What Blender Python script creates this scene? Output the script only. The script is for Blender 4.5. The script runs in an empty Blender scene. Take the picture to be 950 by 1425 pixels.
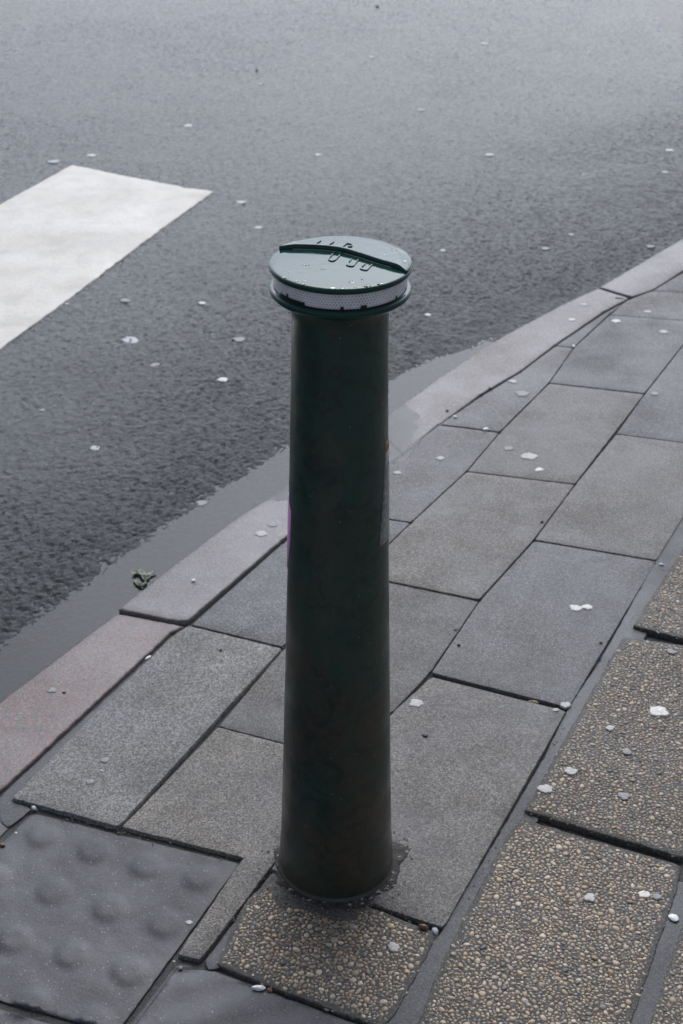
import bpy, bmesh, math, random
import numpy as np
from mathutils import Vector, Matrix, noise
from mathutils.geometry import delaunay_2d_cdt

S = bpy.context.scene
COL = S.collection
R = math.radians
random.seed(7)
rng = np.random.default_rng(11)

# ------------------------------------------------------------------ camera
F_PX, PITCH, CAM_H = 1979.0, R(31.0), 1.68
cam = bpy.data.cameras.new('camera')
cam.sensor_fit = 'VERTICAL'; cam.sensor_height = 36.0
cam.lens = F_PX / 1425 * 36.0
cam.clip_start = 0.05; cam.clip_end = 1000
cam.dof.use_dof = True; cam.dof.focus_distance = 1.95; cam.dof.aperture_fstop = 10.0
co = bpy.data.objects.new('camera', cam); COL.objects.link(co)
co.location = (0, 0, CAM_H); co.rotation_euler = (math.pi / 2 - PITCH, 0, 0)
S.camera = co

# ------------------------------------------------------------------ sky, sun, exposure
SUN_EL, SUN_AZ = R(50), R(8)          # behind thin cloud, up the road in front of the camera
w = bpy.data.worlds.new('World'); S.world = w; w.use_nodes = True
nt = w.node_tree; nt.nodes.clear()
def N(nt, t, **kw):
    n = nt.nodes.new(t)
    for k, v in kw.items():
        if k == 'ins':
            for a, b in v.items(): n.inputs[a].default_value = b
        else: setattr(n, k, v)
    return n
sky = N(nt, 'ShaderNodeTexSky', sky_type='NISHITA', sun_disc=False, sun_elevation=SUN_EL, sun_rotation=SUN_AZ,
        air_density=1.0, dust_density=4.0, ozone_density=1.0, altitude=0)
hsv = N(nt, 'ShaderNodeHueSaturation', ins={'Saturation': 0.45})
nt.links.new(sky.outputs[0], hsv.inputs['Color'])
# overcast: the cloud deck is brightest over the open road ahead and thick behind
tc = N(nt, 'ShaderNodeTexCoord'); sep = N(nt, 'ShaderNodeSeparateXYZ')
nt.links.new(tc.outputs['Generated'], sep.inputs[0])
mr = N(nt, 'ShaderNodeMapRange', interpolation_type='SMOOTHSTEP', ins={1: 0.15, 2: 0.95, 3: 0.84, 4: 2.25})
nt.links.new(sep.outputs[1], mr.inputs[0])
cn = N(nt, 'ShaderNodeTexNoise', ins={'Scale': 2.2, 'Detail': 4.0, 'Roughness': 0.55})
nt.links.new(tc.outputs['Generated'], cn.inputs['Vector'])
cm = N(nt, 'ShaderNodeMapRange', ins={1: 0.3, 2: 0.7, 3: 0.82, 4: 1.18})
nt.links.new(cn.outputs['Fac'], cm.inputs[0])
mu = N(nt, 'ShaderNodeMath', operation='MULTIPLY'); nt.links.new(mr.outputs[0], mu.inputs[0]); nt.links.new(cm.outputs[0], mu.inputs[1])
vm = N(nt, 'ShaderNodeVectorMath', operation='SCALE')
tint = N(nt, 'ShaderNodeMix', data_type='RGBA', blend_type='MULTIPLY'); tint.inputs[0].default_value = 1
nt.links.new(hsv.outputs[0], tint.inputs[6]); tint.inputs[7].default_value = (0.905, 0.985, 1.11, 1)
nt.links.new(tint.outputs[2], vm.inputs[0]); nt.links.new(mu.outputs[0], vm.inputs['Scale'])
bg = N(nt, 'ShaderNodeBackground', ins={'Strength': 0.118})
nt.links.new(vm.outputs[0], bg.inputs['Color'])
wo = N(nt, 'ShaderNodeOutputWorld'); nt.links.new(bg.outputs[0], wo.inputs[0])
sl = bpy.data.lights.new('sun', 'SUN'); sl.energy = 0.5; sl.angle = R(60); sl.color = (1.0, 0.97, 0.93)
so = bpy.data.objects.new('sun', sl); COL.objects.link(so)
sd = Vector((math.sin(SUN_AZ) * math.cos(SUN_EL), math.cos(SUN_AZ) * math.cos(SUN_EL), math.sin(SUN_EL)))
so.rotation_euler = sd.to_track_quat('Z', 'Y').to_euler(); so.location = sd * 20
vs = S.view_settings
vs.view_transform = 'Standard'; vs.look = 'None'; vs.gamma = 1; vs.use_curve_mapping = False
vs.exposure = 0.0

# ------------------------------------------------------------------ helpers
SP, CP = math.sin(PITCH), math.cos(PITCH)
def ray(px, py):
    x = (px - 475) / F_PX; y = -(py - 712.5) / F_PX
    return Vector((x, CP + y * SP, -SP + y * CP))
def un(px, py, z=0.0):
    d = ray(px, py); t = (CAM_H - z) / -d.z
    return Vector((d.x * t, d.y * t))
def hit(px, py, Hf):
    z = 0.0
    for _ in range(5):
        p = un(px, py, z); z = float(Hf(p.x, p.y))
    return un(px, py, z), z
def depth(p, z): return p.y * CP + (CAM_H - z) * SP

def tag(o, label=None, cat=None, group=None, kind=None):
    if label: o['label'] = label
    if cat: o['category'] = cat
    if group: o['group'] = group
    if kind: o['kind'] = kind
    return o
def link(name, me, mats, parent=None, loc=None):
    o = bpy.data.objects.new(name, me); COL.objects.link(o)
    for m in (mats if isinstance(mats, (list, tuple)) else [mats]): me.materials.append(m)
    if parent: o.parent = parent
    if loc is not None: o.location = loc
    return o
def empty(name, loc):
    o = bpy.data.objects.new(name, None); COL.objects.link(o); o.location = loc; o.empty_display_size = 0.1
    return o
def smooth(me, on=True):
    me.polygons.foreach_set('use_smooth', [on] * len(me.polygons))

# ------------------------------------------------------------------ material nodes
class Mat:
    def __init__(s, name):
        s.m = bpy.data.materials.new(name); s.m.use_nodes = True; s.t = s.m.node_tree; s.t.nodes.clear()
        s.out = s.n('ShaderNodeOutputMaterial'); s.p = s.n('ShaderNodeBsdfPrincipled'); s.l(s.p.outputs[0], s.out.inputs[0])
        g = s.n('ShaderNodeNewGeometry'); s.pos = g.outputs['Position']
    def n(s, t, **kw): return N(s.t, t, **kw)
    def l(s, a, b): s.t.links.new(a, b)
    def set(s, k, v):
        if hasattr(v, 'is_output') or isinstance(v, bpy.types.NodeSocket): s.l(v, s.p.inputs[k])
        else: s.p.inputs[k].default_value = v
    def noise(s, scale, detail=3, rough=0.55, vec=None, dist=0.0):
        n = s.n('ShaderNodeTexNoise', ins={'Scale': scale, 'Detail': detail, 'Roughness': rough, 'Distortion': dist})
        s.l(vec or s.pos, n.inputs['Vector']); return n.outputs['Fac']
    def voro(s, scale, feature='F1', out='Distance', vec=None, rnd=1.0):
        n = s.n('ShaderNodeTexVoronoi', feature=feature, ins={'Scale': scale, 'Randomness': rnd})
        s.l(vec or s.pos, n.inputs['Vector']); return n.outputs[out]
    def ramp(s, v, a, b, c=0.0, d=1.0, sm=False):
        n = s.n('ShaderNodeMapRange', ins={1: a, 2: b, 3: c, 4: d})
        if sm: n.interpolation_type = 'SMOOTHSTEP'
        s.l(v, n.inputs[0]); return n.outputs[0]
    def cr(s, v, stops):
        n = s.n('ShaderNodeValToRGB'); s.l(v, n.inputs[0]); e = n.color_ramp.elements
        while len(e) > len(stops): e.remove(e[-1])
        while len(e) < len(stops): e.new(1)
        for i, (p, c) in enumerate(stops): e[i].position = p; e[i].color = (*c, 1)
        return n.outputs[0]
    def mix(s, f, a, b, mode='MIX'):
        n = s.n('ShaderNodeMix', data_type='RGBA', blend_type=mode)
        for i, v in ((0, f), (6, a), (7, b)):
            if isinstance(v, bpy.types.NodeSocket): s.l(v, n.inputs[i])
            elif i == 0: n.inputs[0].default_value = v
            else: n.inputs[i].default_value = (*v, 1)
        return n.outputs[2]
    def math(s, op, a, b=0.0):
        n = s.n('ShaderNodeMath', operation=op)
        for i, v in enumerate((a, b)):
            if isinstance(v, bpy.types.NodeSocket): s.l(v, n.inputs[i])
            else: n.inputs[i].default_value = v
        return n.outputs[0]
    def bump(s, h, dist, strength=1.0, prev=None):
        n = s.n('ShaderNodeBump', ins={'Distance': dist, 'Strength': strength}); s.l(h, n.inputs['Height'])
        if prev: s.l(prev, n.inputs['Normal'])
        s.l(n.outputs[0], s.p.inputs['Normal']); return n.outputs[0]
    def rnd(s):
        return s.n('ShaderNodeObjectInfo').outputs['Random']

def concrete(name, c0, c1, speck=(0.42, 0.42, 0.41), speck_amt=0.5, rough=(0.45, 0.8), tint=None, grit=0.002, wet=0.0, grain=0.38):
    m = Mat(name)
    fine = m.noise(250, 4, 0.85); mid = m.noise(11, 5, 0.6, dist=0.4); big = m.noise(3.1, 4, 0.6)
    c = m.mix(m.ramp(fine, 0.41, 0.59), c0, c1)
    c = m.mix(m.ramp(mid, 0.35, 0.7, 0, 0.30), c, (0.20, 0.20, 0.205), 'SCREEN') if wet < 0.5 else c
    c = m.mix(1.0, c, m.cr(big, [(0.35, (0.78, 0.78, 0.8)), (0.62, (1.18, 1.17, 1.14))]), 'MULTIPLY')
    vr = m.ramp(m.rnd(), 0, 1, 0.82, 1.08)
    comb = m.n('ShaderNodeCombineColor')
    for i in range(3): m.l(vr, comb.inputs[i])
    vg = m.n('ShaderNodeSeparateColor'); m.l(m.voro(400, out='Color'), vg.inputs[0])
    gc = m.n('ShaderNodeCombineColor'); gv = m.ramp(vg.outputs[0], 0.1, 0.9, 1 - grain, 1 + grain * 1.15)
    for i in range(3): m.l(gv, gc.inputs[i])
    c = m.mix(1.0, c, gc.outputs[0], 'MULTIPLY')
    if wet < 0.5: c = m.mix(1.0, c, m.cr(m.math('FRACT', m.math('MULTIPLY', m.rnd(), 7.3)), [(0.0, (0.97, 0.99, 1.02)), (1.0, (1.07, 1.0, 0.93))]), 'MULTIPLY')
    c = m.mix(1.0, c, comb.outputs[0], 'MULTIPLY')
    # pale and dark sand grains
    vd = m.voro(230); vc = m.voro(230, out='Color')
    sp = m.n('ShaderNodeSeparateColor'); m.l(vc, sp.inputs[0])
    pale = m.math('MULTIPLY', m.ramp(vd, 0.22, 0.34, 1, 0), m.ramp(sp.outputs[0], 0.90, 0.92))
    c = m.mix(m.math('MULTIPLY', pale, speck_amt), c, speck)
    dark = m.math('MULTIPLY', m.ramp(vd, 0.3, 0.42, 1, 0), m.ramp(sp.outputs[1], 0.86, 0.88))
    c = m.mix(m.math('MULTIPLY', dark, 0.55), c, (0.025, 0.024, 0.025))
    vd3 = m.voro(120); s3 = m.n('ShaderNodeSeparateColor'); m.l(m.voro(120, out='Color'), s3.inputs[0])
    c = m.mix(m.math('MULTIPLY', m.math('MULTIPLY', m.ramp(vd3, 0.10, 0.2, 1, 0), m.ramp(s3.outputs[0], 0.93, 0.95)), speck_amt), c, (0.36, 0.35, 0.34))
    c = m.mix(m.math('MULTIPLY', m.math('MULTIPLY', m.ramp(vd3, 0.12, 0.22, 1, 0), m.ramp(s3.outputs[1], 0.90, 0.92)), 0.6), c, (0.03, 0.028, 0.028))
    stain = m.ramp(m.noise(6.5, 6, 0.68, dist=1.2), 0.50, 0.72, 0, 0.42)
    c = m.mix(stain, c, (0.050, 0.044, 0.037) if wet < 0.5 else (0.080, 0.078, 0.084))
    if tint:
        vc2 = m.voro(320, out='Color'); s2 = m.n('ShaderNodeSeparateColor'); m.l(vc2, s2.inputs[0])
        c = m.mix(m.ramp(s2.outputs[2], 0.45, 0.75, 0, 0.75), c, tint)
    m.set('Base Color', c)
    m.set('Roughness', m.ramp(big, 0.38, 0.62, rough[0], rough[1]))
    m.set('Specular IOR Level', 0.5)
    b = m.bump(fine, grit); m.bump(mid, 0.004, 0.5, b)
    return m.m

M_slab = concrete('concrete_paving', (0.054, 0.051, 0.048), (0.165, 0.157, 0.147), rough=(0.36, 0.66))
M_slabdry = concrete('pale_concrete_paving', (0.105, 0.099, 0.090), (0.245, 0.231, 0.208), rough=(0.6, 0.85))
M_tact = concrete('dark_tactile_concrete', (0.029, 0.028, 0.030), (0.052, 0.051, 0.055), speck_amt=0.38, rough=(0.42, 0.62), grit=0.0005, wet=1, grain=0.22)
M_granite = concrete('pink_granite', (0.085, 0.076, 0.076), (0.170, 0.155, 0.153), speck_amt=0.3, rough=(0.4, 0.6), tint=(0.20, 0.105, 0.090), grit=0.0006)
M_granite2 = concrete('grey_granite', (0.10, 0.095, 0.097), (0.19, 0.182, 0.182), speck_amt=0.3, rough=(0.4, 0.6), tint=(0.16, 0.115, 0.10), grit=0.0006)
M_mortar = concrete('wet_mortar', (0.026, 0.026, 0.028), (0.056, 0.055, 0.058), speck_amt=0.2, rough=(0.4, 0.6), grit=0.0010, wet=1, grain=0.35)
M_bed = concrete('joint_dirt', (0.016, 0.015, 0.014), (0.050, 0.046, 0.042), speck_amt=0.2, rough=(0.5, 0.8), wet=1)

def mk_soil():
    m = Mat('dark_soil')
    c = m.mix(m.ramp(m.noise(160, 4), 0.35, 0.65), (0.016, 0.013, 0.012), (0.060, 0.047, 0.042))
    vc = m.voro(300, out='Color'); s2 = m.n('ShaderNodeSeparateColor'); m.l(vc, s2.inputs[0])
    c = m.mix(m.ramp(s2.outputs[0], 0.93, 0.95, 0, 0.8), c, (0.33, 0.30, 0.28))
    m.set('Base Color', c); m.set('Roughness', 0.8); m.bump(m.noise(220, 4), 0.003); return m.m
M_soil = mk_soil()

def mk_pebble():
    m = Mat('exposed_pebble')
    a = m.n('ShaderNodeAttribute', attribute_name='tint').outputs['Color']
    n = m.noise(300, 3)
    c = m.mix(m.ramp(n, 0.3, 0.7, 0, 0.35), a, (0.08, 0.07, 0.06))
    m.set('Base Color', c); m.set('Roughness', 0.42); m.bump(n, 0.0005); return m.m
M_peb = mk_pebble()

def mk_asphalt():
    m = Mat('wet_asphalt')
    vd = m.voro(95); vc = m.voro(95, out='Color'); s2 = m.n('ShaderNodeSeparateColor'); m.l(vc, s2.inputs[0])
    fine = m.noise(380, 4, 0.65)
    c = m.mix(m.ramp(fine, 0.35, 0.68), (0.008, 0.0085, 0.0095), (0.030, 0.031, 0.034))
    c = m.mix(m.ramp(s2.outputs[0], 0.55, 0.9, 0, 0.5), c, (0.055, 0.055, 0.057))
    big = m.noise(0.9, 4, 0.6)
    c = m.mix(1.0, c, m.cr(big, [(0.35, (0.9, 0.9, 0.9)), (0.65, (1.08, 1.08, 1.08))]), 'MULTIPLY')
    m.set('Base Color', c)
    film = m.n('ShaderNodeAttribute', attribute_name='film').outputs['Fac']   # how much of the surface a water film covers
    s4 = m.n('ShaderNodeSeparateColor'); m.l(m.voro(52, out='Color'), s4.inputs[0])
    ro = m.math('ADD', m.ramp(film, 0, 1, 0.32, 0.10), m.ramp(m.noise(1.7, 4, 0.6, dist=0.5), 0.35, 0.65, 0.0, 0.05))
    m.set('Roughness', m.math('ADD', ro, m.ramp(s4.outputs[0], 0.3, 1.0, 0.0, 0.22)))
    m.set('Specular IOR Level', m.ramp(film, 0, 1, 0.36, 0.62))
    b = m.bump(m.voro(62, 'SMOOTH_F1'), 0.0026, 0.8)
    b = m.bump(m.noise(42, 5, 0.7), 0.017, 0.9, b)
    b = m.bump(vd, 0.0018, 0.6, b); m.bump(fine, 0.0006, 1, b)
    return m.m
M_asph = mk_asphalt()

def mk_paint():
    m = Mat('white_road_paint')
    c = m.mix(m.ramp(m.noise(11, 8, 0.78, dist=0.4), 0.44, 0.60, 0, 0.5), (0.62, 0.572, 0.495), (0.45, 0.415, 0.355))
    st = m.n('ShaderNodeMapping', ins={'Scale': (3, 26, 1), 'Rotation': (0, 0, R(62))}); m.l(m.pos, st.inputs[0])
    c = m.mix(m.ramp(m.noise(1.0, 4, 0.6, vec=st.outputs[0]), 0.56, 0.72, 0, 0.4), c, (0.44, 0.44, 0.44))
    c = m.mix(m.ramp(m.noise(260, 3), 0.55, 0.72, 0, 0.5), c, (0.36, 0.36, 0.36))
    sp = m.ramp(m.voro(14), 0.03, 0.05, 0.6, 0)
    c = m.mix(sp, c, (0.2, 0.2, 0.2))
    m.set('Base Color', c); m.set('Roughness', m.ramp(m.noise(5, 3), 0.3, 0.7, 0.4, 0.65))
    b = m.bump(m.noise(85, 4), 0.0018); m.bump(m.noise(300, 2), 0.0005, 1, b); return m.m
M_paint = mk_paint()

def mk_water():
    m = Mat('puddle_water'); m.t.nodes.remove(m.p)
    fr = m.n('ShaderNodeFresnel', ins={'IOR': 1.34}); gl = m.n('ShaderNodeBsdfGlossy', ins={'Roughness': 0.03})
    tr = m.n('ShaderNodeBsdfTransparent', ins={'Color': (0.80, 0.82, 0.85, 1)})
    b = m.n('ShaderNodeBump', ins={'Distance': 0.0005, 'Strength': 0.4}); m.l(m.noise(14, 2, 0.5), b.inputs['Height'])
    m.l(b.outputs[0], gl.inputs['Normal']); m.l(b.outputs[0], fr.inputs['Normal'])
    mx = m.n('ShaderNodeMixShader'); m.l(fr.outputs[0], mx.inputs[0]); df = m.n('ShaderNodeBsdfDiffuse', ins={'Color': (0.032, 0.034, 0.038, 1)})
    m2_ = m.n('ShaderNodeMixShader'); m.l(m.ramp(m.n('ShaderNodeAttribute', attribute_name='depth').outputs['Fac'], 0, 1, 0.0, 0.38), m2_.inputs[0]); m.l(tr.outputs[0], m2_.inputs[1]); m.l(df.outputs[0], m2_.inputs[2]); m.l(m2_.outputs[0], mx.inputs[1]); m.l(gl.outputs[0], mx.inputs[2])
    m.l(mx.outputs[0], m.out.inputs[0]); return m.m
M_water = mk_water()

def mk_body():
    m = Mat('dark_green_painted_iron')
    sx = m.n('ShaderNodeSeparateXYZ'); m.l(m.pos, sx.inputs[0]); z = sx.outputs[2]
    a = m.noise(9, 5, 0.65, dist=0.5)
    st = m.n('ShaderNodeMapping', ins={'Scale': (1, 1, 0.25)}); m.l(m.pos, st.inputs[0])
    streak = m.noise(26, 4, 0.6, vec=st.outputs[0])
    rustf = m.math('ADD', a, m.ramp(z, 0.0, 0.6, 0.25, -0.03))
    c = m.mix(m.ramp(rustf, 0.50, 0.68, 0, 0.8), (0.017, 0.050, 0.037), (0.052, 0.038, 0.026))
    c = m.mix(m.ramp(streak, 0.50, 0.68, 0, 0.6), c, (0.050, 0.056, 0.044))
    c = m.mix(m.ramp(m.noise(22, 6, 0.75, dist=1.0), 0.48, 0.62, 0, 0.65), c, (0.006, 0.018, 0.016))
    orange = m.math('MULTIPLY', m.ramp(m.noise(48, 5, 0.7), 0.60, 0.70), m.ramp(m.noise(7, 3), 0.5, 0.62))
    c = m.mix(m.math('MULTIPLY', orange, 0.6), c, (0.10, 0.038, 0.012))
    vd = m.voro(75); vc = m.voro(75, out='Color'); s2 = m.n('ShaderNodeSeparateColor'); m.l(vc, s2.inputs[0])
    fleck = m.math('MULTIPLY', m.ramp(vd, 0.06, 0.11, 1, 0), m.ramp(s2.outputs[0], 0.72, 0.74))
    c = m.mix(m.math('MULTIPLY', fleck, 0.7), c, (0.22, 0.19, 0.13))
    dirt = m.math('MULTIPLY', m.ramp(z, 0.0, 0.10, 0.7, 0), m.ramp(m.noise(30, 4), 0.35, 0.65, 0.3, 1))
    c = m.mix(dirt, c, (0.045, 0.038, 0.028))
    m.set('Base Color', c)
    m.set('Roughness', m.ramp(m.noise(14, 4), 0.35, 0.65, 0.30, 0.55)); m.set('Specular IOR Level', 0.5); m.set('Coat Weight', 0.12); m.set('Coat Roughness', 0.16)
    b = m.bump(m.noise(16, 3), 0.004, 0.4); m.bump(m.noise(140, 3), 0.0005, 0.8, b); return m.m
M_body = mk_body()
def mk_lid():
    m = Mat('wet_green_enamel')
    c = m.mix(m.ramp(m.noise(60, 4), 0.5, 0.75, 0, 0.4), (0.010, 0.050, 0.040), (0.02, 0.050, 0.040))
    m.set('Base Color', c); m.set('Roughness', 0.09); m.set('Specular IOR Level', 0.30)
    m.set('Coat Weight', 0.05); m.set('Coat Roughness', 0.04); m.set('Coat IOR', 1.4)
    m.bump(m.noise(55, 3), 0.0006, 0.5); return m.m
M_lid = mk_lid()
def simple(name, col, rough=0.5, var=0.25, scale=200, bump=0.0004, **kw):
    m = Mat(name); n = m.noise(scale, 3)
    c = m.mix(m.ramp(n, 0.3, 0.7), tuple(x * (1 - var) for x in col), tuple(min(1, x * (1 + var)) for x in col))
    m.set('Base Color', c); m.set('Roughness', rough); m.bump(n, bump)
    for k, v in kw.items(): m.set(k, v)
    return m.m
M_bandw = simple('white_reflective_film', (0.95, 0.93, 0.92), 0.35, 0.05, 90, 0.0002)
M_bandc = simple('grey_reflective_cell', (0.66, 0.65, 0.68), 0.25, 0.2, 60, 0.0002)
M_bandd = simple('black_tape_edge', (0.012, 0.010, 0.010), 0.4, 0.3)
M_seam = simple('worn_bare_metal', (0.30, 0.27, 0.25), 0.4, 0.3)
M_pink = simple('pink_sticker_paper', (0.95, 0.42, 0.75), 0.5, 0.1, 60, 0.0002)
M_grey = simple('weathered_grey_sticker', (0.24, 0.24, 0.225), 0.6, 0.35, 140, 0.0004)
M_orange = simple('rusty_orange_paper', (0.28, 0.13, 0.05), 0.6, 0.3, 200)
M_gum = [simple('grey_gum', (0.24, 0.235, 0.225), 0.55, 0.18, 160, 0.001),
         simple('pale_gum', (0.42, 0.405, 0.375), 0.55, 0.15, 160, 0.001),
         simple('white_gum', (0.66, 0.63, 0.57), 0.6, 0.2, 160, 0.001)]
M_roadgum = simple('trodden_gum', (0.40, 0.40, 0.41), 0.5, 0.2, 160, 0.001)
M_white = simple('white_chip', (0.72, 0.71, 0.68), 0.4, 0.15)
M_brown = simple('brown_stone', (0.13, 0.065, 0.035), 0.45, 0.4)
M_butt = simple('pale_tan_paper', (0.55, 0.42, 0.28), 0.6, 0.2)
M_dark = simple('dark_stone', (0.018, 0.018, 0.02), 0.4, 0.3)
M_bluegrey = simple('blue_grey_stone', (0.27, 0.28, 0.31), 0.4, 0.2)
M_leaf = simple('pale_green_leaf', (0.20, 0.235, 0.135), 0.45, 0.4, 90)
M_leafb = simple('leaf_stalk', (0.32, 0.35, 0.25), 0.45, 0.3, 90)
def mk_drop():
    m = Mat('water_bead'); m.set('Base Color', (1, 1, 1, 1)); m.set('Roughness', 0.0); m.set('IOR', 1.33); m.set('Transmission Weight', 1.0); return m.m
M_drop = mk_drop()

# ------------------------------------------------------------------ kerb line and heights
ZW = -0.006                                      # water level of the gutter puddle
OUT_PX = [(-520, 1345), (-160, 1094), (0, 975), (163, 852), (309, 735), (400, 670), (520, 586), (629, 513), (692, 472), (780, 425),
          (832, 401), (950, 332), (1100, 250)]
KO = np.array([tuple(un(*p)) for p in OUT_PX])
d0 = KO[0] - KO[1]; d0 /= np.linalg.norm(d0); d1 = KO[-1] - KO[-2]; d1 /= np.linalg.norm(d1)
KOX = np.vstack([KO[0] + d0 * 120, KO, KO[-1] + d1 * 2, KO[-1] + d1 * 150])
def kerb_dist(x, y):
    """signed distance, positive on the road side"""
    x = np.asarray(x, float); y = np.asarray(y, float)
    best = np.full(x.shape, 1e9); sg = np.ones(x.shape)
    for a, b in zip(KOX[:-1], KOX[1:]):
        ab = b - a; L2 = ab @ ab
        t = np.clip(((x - a[0]) * ab[0] + (y - a[1]) * ab[1]) / L2, 0, 1)
        dx = x - a[0] - t * ab[0]; dy = y - a[1] - t * ab[1]
        d = np.hypot(dx, dy); cr = ab[0] * dy - ab[1] * dx
        u = d < best - 1e-9
        best = np.where(u, d, best); sg = np.where(u, np.where(cr >= 0, 1, -1), sg)
    return best * sg
DIPC = np.array(tuple(un(478, 628))); ka = np.array(tuple(un(629, 513))) - np.array(tuple(un(309, 735))); ka /= np.linalg.norm(ka)
kn = np.array([-ka[1], ka[0]])
def Hpave(x, y):
    u = (x - DIPC[0]) * ka[0] + (y - DIPC[1]) * ka[1]; v = (x - DIPC[0]) * kn[0] + (y - DIPC[1]) * kn[1]
    g = np.exp(-(u / 0.34) ** 2 - (v / 0.135) ** 2)
    return -0.017 * g + np.clip(g * 3, 0, 1) * 0.0045 * (vnoise(x, y, 11, 51) * 0.6 + vnoise(x, y, 31, 52) * 0.4 - 0.5)
def sstep(a, b, v):
    t = np.clip((v - a) / (b - a), 0, 1); return t * t * (3 - 2 * t)
RC = np.array(tuple(un(620, 520))); 
def Hroad_base(x, y):
    x = np.asarray(x, float); y = np.asarray(y, float)
    s = kerb_dist(x, y); u = (x - RC[0]) * ka[0] + (y - RC[1]) * ka[1]
    rise = 0.010 * sstep(-0.25, 0.35, u)
    z = -0.0175 + 0.017 * sstep(0.0, 0.19, s) + 0.010 * np.clip(s - 0.2, 0, 4) + rise
    return np.where(s < -0.02, -0.16, z)
def hash2(i, j, k):
    v = np.sin(i * 127.1 + j * 311.7 + k * 74.7) * 43758.5453
    return v - np.floor(v)
def cellular(x, y, sc, k):
    X = x * sc; Y = y * sc; i0 = np.floor(X); j0 = np.floor(Y); best = np.full(X.shape, 9.0)
    for di in (-1, 0, 1):
        for dj in (-1, 0, 1):
            i = i0 + di; j = j0 + dj
            px = i + hash2(i, j, k); py = j + hash2(i, j, k + 5)
            h = 0.7 + 0.6 * hash2(i, j, k + 9)
            d = ((X - px) ** 2 + (Y - py) ** 2) * h
            best = np.minimum(best, d)
    return best
def vnoise(x, y, sc, k):
    X = np.asarray(x) * sc; Y = np.asarray(y) * sc; i = np.floor(X); j = np.floor(Y); fx = X - i; fy = Y - j
    fx = fx * fx * (3 - 2 * fx); fy = fy * fy * (3 - 2 * fy)
    a = hash2(i, j, k); b = hash2(i + 1, j, k); c = hash2(i, j + 1, k); d = hash2(i + 1, j + 1, k)
    return (a * (1 - fx) + b * fx) * (1 - fy) + (c * (1 - fx) + d * fx) * fy

# ------------------------------------------------------------------ road
def axis(core0, core1, step, lo, hi, grow=1.12):
    c = list(np.arange(core0, core1, step)); r = []; v = c[-1]; s = step
    while v < hi: s *= grow; v += s; r.append(v)
    l = []; v = c[0]; s = step
    while v > lo: s *= grow; v -= s; l.append(v)
    return np.array(l[::-1] + c + r)
xs = axis(-1.55, 1.55, 0.0042, -220, 220)
ys = [1.75]
while ys[-1] < 9.0: ys.append(ys[-1] * 1.0021)
s_ = ys[-1] - ys[-2]
while ys[-1] < 400: s_ *= 1.12; ys.append(ys[-1] + s_)
s_ = 0.005; low = [1.75]
while low[-1] > -200: s_ *= 1.14; low.append(low[-1] - s_)
ys = np.array(low[:0:-1] + ys)
GX, GY = np.meshgrid(xs, ys)
def road_relief(x, y):
    wx = x + 0.004 * (vnoise(x, y, 90, 3) - 0.5); wy = y + 0.004 * (vnoise(x, y, 90, 4) - 0.5)
    c1 = cellular(wx, wy, 78, 1); c2 = cellular(wx, wy, 150, 2)
    op = 1.2 - 0.35 * sstep(0.25, 1.3, kerb_dist(x, y)) + 0.5 * sstep(1.2, 3.5, kerb_dist(x, y))
    op = op * (0.75 + 0.5 * sstep(0.35, 0.65, vnoise(x, y, 1.6, 21) * 0.6 + vnoise(x, y, 5.0, 22) * 0.4))
    z = -0.0042 * (0.6 * sstep(0.12, 0.70, c1) + 0.4 * np.clip(c1, 0, 0.9)) * op - 0.0012 * sstep(0.1, 0.7, c2) * op
    z += 0.0018 * (vnoise(x, y, 30, 6) - 0.5) + 0.0022 * (vnoise(x, y, 8, 7) - 0.5) + 0.004 * (vnoise(x, y, 2.1, 8) - 0.5)
    return z + 0.0012
ZR = Hroad_base(GX, GY)
near = (np.abs(GX) < 1.7) & (GY < 9.2) & (GY > 1.6)
SILT = sstep(-0.012, -0.005, ZR) * 0.75 + 0.25      # fine silt fills the texture in the gutter
ZR = ZR + np.where(near, road_relief(GX, GY) * SILT, 0)
ny, nx = GX.shape
verts = np.stack([GX, GY, ZR], -1).reshape(-1, 3)
idx = np.arange(ny * nx).reshape(ny, nx)
quads = np.stack([idx[:-1, :-1], idx[:-1, 1:], idx[1:, 1:], idx[1:, :-1]], -1).reshape(-1, 4)
def np_mesh(name, v, q, sm=True):
    me = bpy.data.meshes.new(name); k = q.shape[1]
    me.vertices.add(len(v)); me.vertices.foreach_set('co', v.astype(np.float32).ravel())
    me.loops.add(q.size); me.loops.foreach_set('vertex_index', q.astype(np.int32).ravel())
    me.polygons.add(len(q)); me.polygons.foreach_set('loop_start', np.arange(0, q.size, k, dtype=np.int32))
    me.polygons.foreach_set('use_smooth', np.full(len(q), sm)); me.update(); me.validate(); return me
rme = np_mesh('road', verts, quads)
film = sstep(0.15, 1.25, kerb_dist(GX, GY) + 0.28 * (vnoise(GX, GY, 1.3, 31) - 0.5) + 0.25 * (vnoise(GX, GY, 4.0, 32) - 0.5))
fa = rme.attributes.new('film', 'FLOAT', 'POINT'); fa.data.foreach_set('value', film.astype(np.float32).ravel())
road = tag(link('road', rme, M_asph), kind='structure')

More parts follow.
